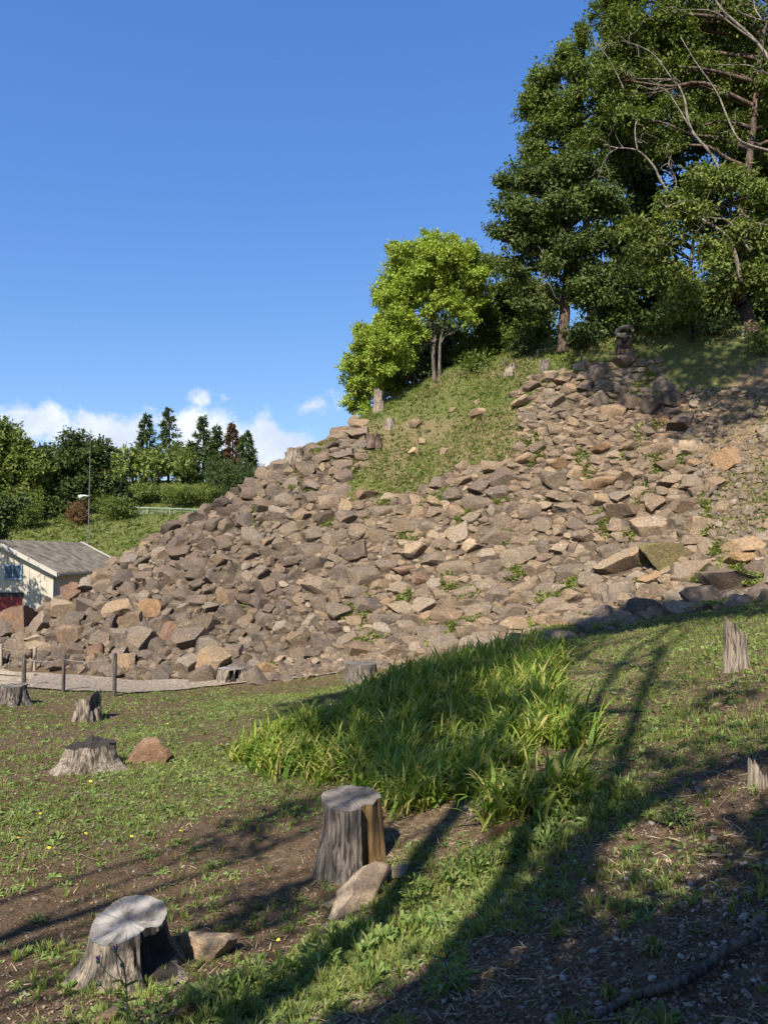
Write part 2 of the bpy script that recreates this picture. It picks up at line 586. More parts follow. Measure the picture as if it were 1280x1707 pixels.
M_STONE = stone_mat()
M_GROUND = ground_mat()
M_PATH = plain('gravel_path', (.20, .155, .112), .95, 0, .5, 14, .8)
M_STUMP = bark_mat('weathered_stump_wood', (.045, .036, .03), (.30, .25, .20), 52, 3.5, 1.0)
M_STUMP_PALE = bark_mat('pale_stump_wood', (.085, .064, .046), (.47, .385, .29), 48, 4.0, 1.0)
M_STUMP_GOLD = bark_mat('bare_golden_wood', (.09, .052, .02), (.29, .185, .085), 55, 3.0, .9)
M_CUT = cut_mat('grey_cut_wood', (.045, .036, .03), (.17, .145, .12))
M_CUT_PALE = cut_mat('pale_cut_wood', (.055, .046, .039), (.30, .268, .232))
M_DARKWOOD = plain('dark_hollow_wood', (.022, .016, .012), .95, 0, .4, 12, .5)  # near-black wood for stump hollows, grooves and some broken tops
M_POST = bark_mat('post_wood', (.045, .036, .030), (.17, .14, .11), 40, 4, .5)
M_POST_PALE = bark_mat('pale_post_wood', (.22, .18, .13), (.45, .38, .29), 40, 4, .4)
M_BARK = bark_mat('brown_bark', (.035, .024, .018), (.20, .135, .10), 16, 1.4, 1.0)
M_BARK_GREY = bark_mat('pale_grey_bark', (.085, .07, .055), (.30, .26, .21), 12, 3.0, .8)
M_BARK_DARK = bark_mat('dark_bark', (.02, .016, .012), (.085, .066, .05), 16, 2, .8)
M_ROPE = plain('rope', (.20, .17, .12), .9)
M_LEAF_YEL = leaf_mat('fresh_yellow_green_leaf', [(.20, .30, .034), (.275, .355, .048), (.37, .40, .078), (.225, .315, .038)], .5, .30)
M_LEAF_MID = leaf_mat('mid_green_leaf', [(.075, .115, .022), (.11, .15, .028), (.16, .19, .036), (.09, .13, .024)], .42, .28)
M_LEAF_DARK = leaf_mat('dark_evergreen_leaf', [(.038, .062, .020), (.058, .088, .024), (.09, .12, .030), (.046, .072, .022)], .38, .22)
M_LEAF_TIER = leaf_mat('olive_evergreen_leaf', [(.052, .080, .022), (.078, .11, .027), (.12, .15, .034), (.06, .092, .024)], .4, .25)
M_LEAF_BLUE = leaf_mat('conifer_needles', [(.055, .085, .034), (.08, .12, .042), (.11, .15, .05), (.065, .10, .038)], .55, .2)
M_LEAF_RUST = leaf_mat('browned_needles', [(.11, .062, .03), (.15, .085, .04), (.19, .11, .055)], .7, .2)
M_LEAF_BUSH = leaf_mat('bush_leaf', [(.085, .13, .024), (.12, .165, .03), (.17, .20, .045), (.20, .21, .06)], .55, .3)
M_GRASS = leaf_mat('grass_blade', [(.11, .165, .03), (.165, .21, .04), (.22, .245, .065), (.33, .285, .12)], .6, .35)
M_WEED = leaf_mat('weed_leaf', [(.10, .168, .038), (.145, .215, .052), (.19, .25, .068), (.235, .26, .09)], .55, .3)
M_IRIS = leaf_mat('iris_blade', [(.085, .155, .020), (.135, .21, .028), (.21, .275, .04), (.30, .315, .055), (.42, .35, .13)], .42, .38)
M_STRAW = plain('dead_grass_straw', (.36, .265, .15), .9, 0, .35, 30)
M_PEBBLE = stone_mat()
M_PEBBLE.name = 'pebble'

# ------------------------------------------------------------------ ground sheet
GRASS_POLY = [(598, 700), (720, 632), (860, 600), (960, 572), (1040, 560), (1045, 590), (960, 612), (890, 628), (858, 655), (866, 700), (862, 765), (790, 775), (735, 792), (690, 822), (585, 836), (572, 818), (606, 770), (612, 730)]
STRAW_POLY = [(1130, 640), (1180, 600), (1400, 590), (1400, 985), (1285, 985), (1240, 930), (1200, 900), (1180, 850), (1155, 780), (1150, 700)]
RUB_POLY = [(-60, 1040), (60, 1000), (110, 985), (235, 900), (395, 812), (480, 755), (545, 728), (604, 698), (612, 735), (602, 775), (570, 822), (586, 838), (690, 824), (740, 794), (800, 772), (862, 766), (868, 690), (856, 655), (890, 626), (960, 608), (1030, 600), (1100, 600), (1135, 650),
            (1150, 710), (1160, 790), (1185, 850), (1200, 905), (1285, 890), (1400, 890), (1400, 985), (1285, 998), (1090, 1028), (960, 1062), (760, 1100), (580, 1120), (420, 1140), (300, 1135), (60, 1112), (-60, 1115)]
HILL_GRASS = [(-100, 700), (440, 700), (440, 830), (300, 960), (-100, 960)]


def axis(parts, grow, far):
    a = []
    for lo, hi, st in parts: a += list(np.arange(lo, hi - 1e-6, st))
    a.append(parts[-1][1]); st = parts[-1][2]
    while a[-1] < far:
        st *= grow; a.append(a[-1] + st)
    b = []
    st = parts[0][2]; v = parts[0][0]
    while v > -far:
        st *= grow; v -= st; b.append(v)
    return np.array(b[::-1] + a)


def build_ground():
    xs = axis([(-13, -7, .22), (-7, 5, .10), (5, 13, .20)], 1.17, 4500)
    ys = axis([(1.2, 9, .08), (9, 28, .17), (28, 46, .5), (46, 110, 1.2)], 1.18, 4500)
    X, Y = np.meshgrid(xs, ys)
    Z = H(X, Y)
    V = np.stack([X, Y, Z], -1).reshape(-1, 3)
    ny, nx = X.shape
    i = (np.arange(ny - 1)[:, None] * nx + np.arange(nx - 1)[None]).ravel()
    F = np.stack([i, i + 1, i + nx + 1, i + nx], -1)
    me = raw_mesh('ground', V, [F], True)
    px, py = project(V)
    front = (V[:, 1] > 13) & (V[:, 1] < 30) & (np.abs(V[:, 0]) < 16)
    g = np.zeros(len(V)); s = np.zeros(len(V)); r = np.zeros(len(V))
    g[front & inpoly(px, py, GRASS_POLY)] = .44
    s[front & inpoly(px, py, GRASS_POLY)] = .50
    s[front & inpoly(px, py, STRAW_POLY)] = .50
    r[front & inpoly(px, py, RUB_POLY)] = .8
    top = (V[:, 1] > 20) & (V[:, 2] > 4.2); g[top] = np.maximum(g[top], .6)
    far = V[:, 1] > 36; g[far] = .62; s[far] = .2
    lft = (V[:, 0] < -12) & ~far; g[lft] = .5
    # foreground lawn
    near = (V[:, 1] < 17.6) & (V[:, 1] > 1.5) & (np.abs(V[:, 0]) < 12) & (r == 0)
    g[near] = COVER(V[near, 0], V[near, 1]) * .54
    s[near] = np.maximum(s[near], DRY(V[near, 0], V[near, 1]) * .5)
    rest = (V[:, 1] <= 1.5) ; g[rest] = .25
    ca = me.color_attributes.new('cover', 'FLOAT_COLOR', 'POINT')
    ca.data.foreach_set('color', np.stack([g, s, r, np.ones_like(g)], -1).astype(np.float32).ravel())
    o = link('ground', me, M_GROUND); tag(o, kind='structure')
    return o


COVER = idw([(60, 1230, .55), (200, 1200, .55), (330, 1200, .8), (420, 1180, .75), (300, 1290, .95), (400, 1300, .9), (120, 1340, .85), (250, 1360, .9), (30, 1300, .5), (40, 1400, .7),
             (400, 1390, .55), (480, 1340, .45), (350, 1440, .5), (200, 1440, .5), (100, 1460, .4), (60, 1540, .18), (30, 1640, .08), (300, 1500, .25), (400, 1500, .4), (450, 1560, .45),
             (250, 1660, .3), (60, 1690, .2), (500, 1640, .75), (620, 1560, .9), (740, 1500, .95), (850, 1420, 1.0), (950, 1360, .8), (560, 1600, .8), (420, 1680, .8), (330, 1700, .6), (700, 1600, .5),
             (560, 1400, .3), (680, 1380, .2), (780, 1370, .2), (640, 1690, .25), (780, 1640, .35), (900, 1560, .15), (1000, 1500, .15), (1100, 1550, .12), (1000, 1640, .08), (1200, 1640, .04), (1200, 1450, .05),
             (1100, 1380, .25), (1000, 1420, .25), (1200, 1320, .25), (1050, 1300, .6), (1150, 1240, .75), (1250, 1230, .6), (1230, 1160, .65), (1000, 1130, .7), (1120, 1130, .75), (1150, 1060, .8), (1260, 1040, .8),
             (900, 1100, .8), (800, 1200, .7), (700, 1250, .6), (600, 1280, .6), (300, 1150, .75), (500, 1140, .7), (200, 1125, .5), (420, 1131, .6)])
DRY = idw([(960, 1110, .9), (1020, 1130, .9), (1100, 1110, .8), (1180, 1120, .7), (1050, 1200, .5), (760, 1350, .95), (850, 1350, .8), (700, 1400, .8), (1000, 1380, .8), (1100, 1400, .6), (560, 1320, .5), (500, 1380, .3),
           (200, 1300, .1), (100, 1500, .05), (300, 1600, .15), (900, 1600, .15), (1200, 1600, 0), (400, 1250, .1), (200, 1200, .2), (1250, 1200, .4), (1230, 1060, .6), (600, 1600, .2)])
build_ground()


def build_path():
    up = [(-160, 1106), (-60, 1110), (0, 1116), (120, 1126), (250, 1136), (400, 1133), (480, 1127), (570, 1117)]
    lo = [(-160, 1148), (-60, 1147), (0, 1146), (100, 1152), (200, 1156), (330, 1148), (470, 1134), (575, 1120)]
    U = smooth_path([hit(*p) for p in up], 10); L = smooth_path([hit(*p) for p in lo], 10)
    m = 7
    V = np.concatenate([U * (1 - k / (m - 1)) + L * (k / (m - 1)) for k in range(m)])
    V[:, 2] = H(V[:, 0], V[:, 1]) + .03
    n = len(U); F = []
    for k in range(m - 1):
        for i in range(n - 1): F.append([k * n + i, (k + 1) * n + i, (k + 1) * n + i + 1, k * n + i + 1])
    o = link('path', raw_mesh('path', V, [F], True), M_PATH); tag(o, kind='structure')
    # low timber edging boards on the near bend
    for a, b in (((-20, 1121), (60, 1128)), ((-20, 1131), (44, 1137)), ((-20, 1140), (60, 1146))):
        A, B = hit(*a), hit(*b)
        d = norm(B - A); s = np.array([-d[1], d[0], 0]) * .05; up_ = np.array([0, 0, .07])
        V = np.array([A - s, B - s, B + s, A + s, A - s + up_, B - s + up_, B + s + up_, A + s + up_])
        link('edging_board', raw_mesh('edging_board', V, [[[0, 3, 2, 1], [4, 5, 6, 7], [0, 1, 5, 4], [1, 2, 6, 5], [2, 3, 7, 6], [3, 0, 4, 7]]]), M_POST_PALE, o)
build_path()

# ------------------------------------------------------------------ rocks
def ico(sub):
    bm = bmesh.new(); bmesh.ops.create_icosphere(bm, subdivisions=sub, radius=1.0)
    V = np.array([v.co[:] for v in bm.verts]); F = np.array([[v.index for v in f.verts] for f in bm.faces]); bm.free()
    return V, F


ICO = {k: ico(k) for k in (2, 3, 4)}


def rock(seed, sub=3, planes=9, rough=.05, flat=1.0, lo=.46, hi=.74):
    r = np.random.default_rng(seed)
    V, F = ICO[sub]; V = V.copy()
    B = np.linalg.qr(r.standard_normal((3, 3)))[0]
    N = norm(np.concatenate([B + r.normal(0, .22, (3, 3)), -B + r.normal(0, .22, (3, 3)), r.standard_normal((planes, 3))]))
    for k in range(len(N)):
        d = r.uniform(lo, hi) if k < 6 else r.uniform(.62, .92)
        e = np.maximum(V @ N[k] - d, 0)
        V -= e[:, None] * N[k]
    for k in range(4):
        w = r.standard_normal(3) * (2.2 * 1.9 ** k); ph = r.uniform(0, 6)
        V += (np.sin(V @ w + ph) * rough / (1.5 ** k))[:, None] * norm(V)
    c = (V.max(0) + V.min(0)) / 2; V -= c
    V /= np.abs(V).max(0)
    V[:, 2] *= flat
    return V, F


def rock_mesh(name, seed, sub=3, **k):
    V, F = rock(seed, sub, **k)
    me = raw_mesh(name, V, [F], True, RAD(26))
    me.materials.append(M_STONE)
    return me


ROCKS = [rock_mesh('stone', 100 + i, 3, planes=7 + i % 6, rough=.03 + .012 * (i % 3)) for i in range(28)]
ROCKS_LO = [rock(300 + i, 3, planes=7 + i % 5, rough=.03) for i in range(20)]
ROCKS_XS = [rock(400 + i, 2, planes=5, rough=.02) for i in range(12)]


def rot_frame(n, tilt=0.0, roll=0.0, spin=0.0):
    """x along the slope (horizontal), y up-slope, z out of the slope; then random wobble"""
    n = norm(np.asarray(n, float))
    t = norm(np.cross(np.array([0, 0, 1.0]), n)); b = np.cross(n, t)
    R = np.stack([t, b, n], -1)
    def rx(a): c, s = math.cos(a), math.sin(a); return np.array([[1, 0, 0], [0, c, -s], [0, s, c]])
    def ry(a): c, s = math.cos(a), math.sin(a); return np.array([[c, 0, s], [0, 1, 0], [-s, 0, c]])
    def rz(a): c, s = math.cos(a), math.sin(a); return np.array([[c, -s, 0], [s, c, 0], [0, 0, 1]])
    return R @ rz(spin) @ rx(tilt) @ ry(roll)


def put_rock(name, me, c, R, half, parent=None, color=(1, 1, 1)):
    o = bpy.data.objects.new(name, me)
    COL.objects.link(o)
    M = np.eye(4); M[:3, :3] = R * np.asarray(half)[None]; M[:3, 3] = c
    o.matrix_world = Matrix(M.tolist())
    if parent is not None:
        o.parent = parent
        o.matrix_parent_inverse = Matrix.Translation(-Vector(parent.location))
    o.color = (*color, 1)
    return o


TAN, ORANGE, GREYP, PALE, DARK, MOSS, RED, YEL = (1.16, 1.07, .95), (1.25, 1.02, .78), (.82, .80, .84), (1.55, 1.52, 1.45), (.62, .60, .60), (.78, .82, .52), (1.02, .82, .74), (1.4, 1.22, .92)
OCC = []        # stones already placed: (x, y, z, radius)


def seat(px, py, w, h, depth=.8, sink=.30):
    """a rock whose outline is about w x h photo pixels round (px, py), resting on the slope"""
    g = hit(px, py + h * .25)
    s = g[1] / FPX
    a, b = w * s / 2, h * s / 2
    c = g + np.array([0, 0, b * (.5 - sink) + .0])
    return c, a, b


# the stones one can pick out on the slope, biggest first; (px, py, w, h, roll in the picture, tone)
WALL_BIG = [(1074, 1012, 76, 40, 0, DARK), (1008, 1020, 50, 38, 0, GREYP), (859, 1040, 56, 44, 0, TAN), (1032, 985, 58, 48, 0, GREYP), (1092, 986, 62, 36, 0, TAN), (1036, 938, 90, 36, 16, TAN), (1084, 962, 44, 28, 10, ORANGE),
            (1081, 874, 60, 42, 0, PALE), (1046, 849, 70, 27, 0, TAN), (1093, 832, 40, 42, 0, TAN), (1146, 745, 50, 30, -6, TAN), (1086, 664, 46, 52, 10, DARK), (1105, 692, 30, 34, 0, ORANGE), (1022, 678, 42, 34, 0, TAN), (996, 661, 46, 34, 8, GREYP),
            (1046, 664, 38, 36, 0, DARK), (890, 640, 40, 20, 0, GREYP), (874, 665, 52, 18, 16, PALE), (950, 645, 34, 24, 0, TAN), (1127, 657, 42, 40, 0, DARK), (1134, 700, 50, 40, 0, DARK), (915, 650, 20, 22, 0, GREYP), (938, 630, 34, 26, 0, TAN),
            (975, 640, 32, 28, 0, GREYP), (730, 801, 30, 30, 0, GREYP), (799, 808, 42, 32, 0, GREYP), (838, 789, 50, 42, -8, GREYP), (769, 777, 30, 18, 30, TAN), (610, 820, 42, 24, 10, RED), (579, 758, 30, 24, 0, GREYP), (542, 859, 44, 36, -12, DARK),
            (557, 741, 36, 18, 0, DARK), (572, 756, 46, 26, 5, DARK), (573, 792, 32, 28, 20, GREYP), (541, 778, 26, 20, 0, TAN), (600, 738, 34, 26, 20, GREYP), (790, 905, 44, 30, 0, TAN), (690, 914, 50, 34, 5, TAN), (590, 915, 54, 40, 6, DARK), (645, 942, 40, 26, 0, GREYP), (567, 948, 46, 34, 10, GREYP), (520, 888, 40, 30, 20, DARK),
            (525, 936, 44, 30, 8, DARK), (470, 905, 34, 28, 0, DARK), (745, 1022, 60, 42, 0, TAN), (700, 960, 36, 28, 0, RED), (672, 948, 46, 20, 0, RED), (552, 1045, 40, 32, -10, GREYP), (500, 1060, 48, 34, 10, TAN), (600, 1078, 60, 32, -5, TAN), (665, 1080, 52, 30, -10, TAN), (505, 1088, 46, 26, 0, GREYP),
            (590, 1035, 30, 26, 0, TAN), (820, 1065, 42, 26, 0, TAN), (775, 1055, 46, 28, 0, TAN), (905, 1035, 40, 26, 0, TAN), (935, 1040, 40, 24, 0, TAN), (960, 990, 46, 28, 0, TAN), (860, 1000, 42, 26, 0, TAN), (1000, 830, 44, 24, 0, TAN), (960, 870, 34, 30, 0, GREYP), (930, 912, 36, 26, 0, PALE), (902, 908, 28, 28, 0, GREYP), (1030, 872, 36, 30, 0, PALE),
            (1000, 800, 56, 26, 8, TAN), (1055, 790, 52, 26, 0, TAN), (1110, 770, 44, 30, 0, TAN), (960, 785, 34, 28, 20, TAN), (880, 760, 44, 22, 0, TAN), (930, 770, 40, 22, 0, ORANGE), (1050, 740, 44, 22, 0, TAN), (1000, 745, 46, 20, 0, ORANGE), (1095, 745, 52, 28, 6, TAN), (760, 850, 44, 30, 0, TAN), (700, 850, 36, 24, 0, TAN),
            (400, 818, 34, 16, 0, DARK), (288, 876, 30, 34, 20, GREYP), (247, 908, 34, 22, 0, TAN), (300, 918, 50, 28, 0, DARK), (345, 905, 40, 26, 0, DARK), (380, 850, 40, 24, 10, DARK), (440, 840, 44, 30, 0, DARK), (490, 800, 40, 30, 0, GREYP), (515, 760, 30, 24, 0, DARK), (460, 790, 30, 24, 0, GREYP),
            (240, 960, 36, 22, 0, GREYP), (275, 950, 36, 26, 0, GREYP), (330, 955, 44, 26, 0, DARK), (375, 930, 42, 28, 0, DARK), (420, 920, 40, 26, 0, GREYP), (440, 975, 44, 28, 0, GREYP), (380, 990, 40, 28, 0, TAN), (330, 1000, 38, 24, 0, GREYP)]
WALL = empty('stone_wall', hit(640, 1090), 'collapsed dry stone wall of brown rubble covering the whole hillside', 'stone wall')


def place_big():
    n = 0
    for (px, py, w, h, roll, tone) in WALL_BIG:
        c, a, b = seat(px, py, w, h)
        r = RNG.integers(0, len(ROCKS))
        nn = norm(slope_n(c[0:1], c[1:2])[0] * .55 + np.array([0, -.75, .25]))
        R = rot_frame(nn, RNG.normal(0, .12), RNG.normal(0, .15), RAD(roll) + RNG.normal(0, .05))
        j = RNG.uniform(.92, 1.08)
        put_rock('stone', ROCKS[r], c - norm(np.array([0, -.75, .5])) * b * .15, R, (a * 1.0, b * 1.02, max(a, b) * .72), WALL, tuple(t * j for t in tone))
        OCC.append((*c, (a + b) * .5))
        n += 1
    return n


# loose boulders lying at the foot of the slope and on its right shoulder: each a thing of its own
BOULDERS = [
    (34, 1036, 56, 58, 20, RED, 'big reddish boulder tilted on the pile, leftmost of those in front of the shed door'),
    (73, 1033, 40, 50, -15, GREYP, 'upright grey boulder right beside the tilted reddish one, dark gap on its right'),
    (10, 1050, 44, 40, 10, GREYP, 'grey boulder cut by the left edge of the photo below the red shed door'),
    (22, 1075, 46, 30, 0, GREYP, 'low grey boulder at left edge, below the tilted reddish boulder'),
    (38, 1090, 46, 24, 0, DARK, 'flat dark boulder on the ground just above the path at far left'),
    (60, 1064, 36, 16, -10, PALE, 'small pale slab lying under the upright grey boulder'),
    (66, 1079, 48, 20, 0, TAN, 'tan flat stone wedged beneath the small pale slab'),
    (124, 1052, 58, 34, -5, TAN, 'broad brown boulder lying on top of the big square block by the path'),
    (116, 1088, 64, 36, 0, GREYP, 'big square grey block standing on the grass behind the fence posts'),
    (116, 1015, 66, 30, -14, TAN, 'long tan slab sloping down to the right below the shed corner'),
    (121, 988, 44, 34, 15, RED, 'reddish brown boulder right in front of the shed corner'),
    (152, 974, 44, 26, -10, GREYP, 'grey boulder against the shaded side wall of the shed'),
    (149, 1008, 40, 26, -15, GREYP, 'grey brown boulder overhanging a gap right of the long tan slab'),
    (163, 1028, 32, 26, 0, DARK, 'dark stone under the overhanging grey brown boulder'),
    (203, 1010, 60, 36, 8, TAN, 'wide brown slab with a lit tan top edge, above the orange sided boulder'),
    (221, 1032, 46, 30, 0, GREYP, 'speckled grey boulder just below the wide brown slab'),
    (253, 1014, 42, 34, 0, ORANGE, 'boulder with a bright orange face left of the dark grey pile'),
    (238, 1066, 42, 46, 0, GREYP, 'tall grey boulder in the middle of the pile behind the rightmost tall post'),
    (283, 1052, 34, 44, 25, RED, 'leaning brown slab standing on end in the pile'),
    (205, 1102, 46, 38, 0, TAN, 'broad tan boulder with split front, just right of the tall fence post'),
    (236, 1094, 46, 30, 12, GREYP, 'grey boulder leaning on the right of the split tan boulder'),
    (247, 1118, 38, 20, 0, DARK, 'low dark boulder on the grass strip in front of the pile'),
    (320, 1062, 58, 40, -10, GREYP, 'large grey boulder with a flat slanting face, right half of the pile'),
    (344, 1038, 44, 38, 0, DARK, 'dark knobbly boulder at the top of the right half of the pile'),
    (315, 1105, 38, 46, 15, GREYP, 'tall pointed grey boulder standing on the grass strip'),
    (357, 1098, 56, 54, 0, TAN, 'largest round brown boulder at right end of the pile, behind the low stump'),
    (388, 1082, 42, 36, -10, GREYP, 'smooth grey boulder leaning on the largest round brown one'),
    (369, 1062, 30, 22, 0, TAN, 'small tan boulder perched above the largest round brown one'),
    (409, 1098, 24, 24, 0, DARK, 'small dark split stone right of the smooth grey boulder'),
    (446, 1112, 46, 24, 0, YEL, 'low ochre stained boulder by the path, right of the cut stump'),
    (161, 1082, 32, 32, 0, RED, 'reddish stone next to the big square grey block'),
    (176, 958, 40, 36, -20, TAN, 'tan boulder standing high by the lower end of the shed roof'),
    (268, 1098, 26, 24, 0, GREYP, 'small grey stone between the dark low boulder and the pointed one'),
    (1108, 919, 84, 62, -4, MOSS, 'largest mossy boulder, pyramid shaped, at right of the wall'),
    (1234, 931, 58, 24, 6, YEL, 'smooth yellow boulder on the right bank'),
    (1168, 874, 50, 32, 10, TAN, 'tan boulder with a dark hollow underneath on the bare right slope'),
    (1238, 908, 66, 30, -8, TAN, 'long brown slab just above the smooth yellow boulder'),
    (1136, 840, 52, 30, 0, TAN, 'rounded brown boulder at right end of the wall near a dead branch'),
    (1191, 803, 34, 34, 35, TAN, 'wedge of tan rock sliding down below the bright orange block'),
    (1216, 759, 42, 48, -15, ORANGE, 'bright orange angular block alone on the dry slope'),
    (1156, 770, 24, 16, 0, YEL, 'small cream stone under the overhanging block on the wall shoulder'),
    (1218, 964, 112, 40, -4, GREYP, 'long folded grey rock slab at right, under the yellow boulder'),
    (1167, 992, 70, 36, -6, GREYP, 'long dark grey rock lying at the foot of the folded slab'),
    (1233, 992, 42, 22, 0, PALE, 'small pale rock at the grass edge right of the long dark grey rock'),
    (1266, 940, 50, 44, 20, GREYP, 'grey rock cut by the right edge of the photo above the bank'),
]


def place_boulders():
    me_used = {}
    for i, (px, py, w, h, roll, tone, lab) in enumerate(BOULDERS):
        c, a, b = seat(px, py, w, h, sink=.34)
        me = rock_mesh('boulder', 700 + i * 3, 4, planes=8 + i % 4, rough=.03, lo=.42, hi=.72)
        R = rot_frame(norm(np.array([RNG.normal(0, .2), -.85, .4])), RNG.normal(0, .1), RNG.normal(0, .2), RAD(roll))
        j = RNG.uniform(.94, 1.06)
        o = put_rock('boulder', me, c, R, (a * 1.08, b * 1.1, .5 * (a + b) * .95), None, tuple(t * j for t in tone))
        tag(o, lab, 'boulder', 'loose boulders at the foot of the stone slope' if px < 500 else 'loose boulders on the right shoulder of the slope')
        OCC.append((*c, (a + b) * .46))


n_big = place_big()
place_boulders()


def fill_wall(limit=300):
    x = RNG.uniform(-12.5, 10.5, 420000); y = RNG.uniform(13, 27.5, 420000)
    z = H0(x, y)
    P = np.stack([x, y, z], -1)
    px, py = project(P)
    ok = inpoly(px, py, RUB_POLY) & ~inpoly(px, py, GRASS_POLY)
    P = P[ok]; P = P[visible(P, .35)]
    N = slope_n(P[:, 0], P[:, 1])
    px, py = project(P)
    cell = .35
    grid = {}
    def key(p): return (int(math.floor(p[0] / cell)), int(math.floor(p[1] / cell)), int(math.floor(p[2] / cell)))
    def insert(p, r):
        k = int(math.ceil(.55 / cell)); grid.setdefault(key(p), []).append((p[0], p[1], p[2], r))
    for q in OCC: insert(q[:3], q[3])
    placed = []
    stages = [(.22, .335, 6000, .98), (.145, .22, 20000, .92), (.10, .15, 60000, .85), (.065, .10, 100000, .82), (.035, .065, 130000, .84)]
    at_ = 0
    for lo, hi, tries, k in stages:
        for i in range(at_, min(at_ + tries, len(P))):
            p = P[i]
            r = RNG.uniform(lo, hi)
            if py[i] > 1085 and px[i] > 430 and r > .14: continue
            if 850 < px[i] < 1135 and 670 < py[i] < 800 and r > .2: continue
            kk = key(p); bad = False; m = int(math.ceil((r + .42) / cell))
            for a in range(-m, m + 1):
                for b in range(-m, m + 1):
                    for c in range(-m, m + 1):
                        for q in grid.get((kk[0] + a, kk[1] + b, kk[2] + c), ()):
                            d2 = (p[0] - q[0]) ** 2 + (p[1] - q[1]) ** 2 + 1.0 * (p[2] - q[2]) ** 2
                            if d2 < (k * (r + q[3])) ** 2: bad = True; break
                        if bad: break
                    if bad: break
                if bad: break
            if bad: continue
            insert(p, r); placed.append((p, r, N[i], px[i], py[i]))
        at_ += tries
        if at_ >= len(P): at_ = 0
    order = sorted(range(len(placed)), key=lambda i: -placed[i][1] / placed[i][0][1])
    singles = set(order[:limit])
    groups = {}
    for i, (p, r, n, qx, qy) in enumerate(placed):
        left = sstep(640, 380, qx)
        asp = RNG.uniform(1.05, 1.5) - .1 * left; dep = RNG.uniform(.6, .9)
        nn = norm(n * .75 + np.array([0, -.45, .1]))
        wob = .16 + .3 * left
        R = rot_frame(nn, RNG.normal(0, wob), RNG.normal(0, wob), RNG.normal(0, .2 + .35 * left))
        half = np.array([r * asp, r * (RNG.uniform(.76, 1.02) + .06 * left), r * dep]) * 1.04
        c = p + n * r * (RNG.uniform(-.32, .16) + .18 * left)
        if i in singles:
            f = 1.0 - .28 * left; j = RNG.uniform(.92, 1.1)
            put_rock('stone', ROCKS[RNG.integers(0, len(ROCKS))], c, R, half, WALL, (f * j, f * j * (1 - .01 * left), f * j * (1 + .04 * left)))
        else:
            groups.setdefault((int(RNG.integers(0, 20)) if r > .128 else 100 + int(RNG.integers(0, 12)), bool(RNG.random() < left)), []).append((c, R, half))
    for dark in (False, True):
        mb = MB()
        for (k, d), L in groups.items():
            if d != dark: continue
            T = ROCKS_LO[k] if k < 100 else ROCKS_XS[k - 100]
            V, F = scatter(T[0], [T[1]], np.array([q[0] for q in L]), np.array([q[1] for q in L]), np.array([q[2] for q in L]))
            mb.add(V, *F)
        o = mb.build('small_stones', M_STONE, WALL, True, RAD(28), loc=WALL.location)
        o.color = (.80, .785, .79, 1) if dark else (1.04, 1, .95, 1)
        o['kind'] = 'stuff'
    print('stones placed', len(placed), 'big', n_big, 'tris lo', sum(len(v) for v in groups.values()) * 320)
    return placed


STONES = fill_wall(300 - n_big)

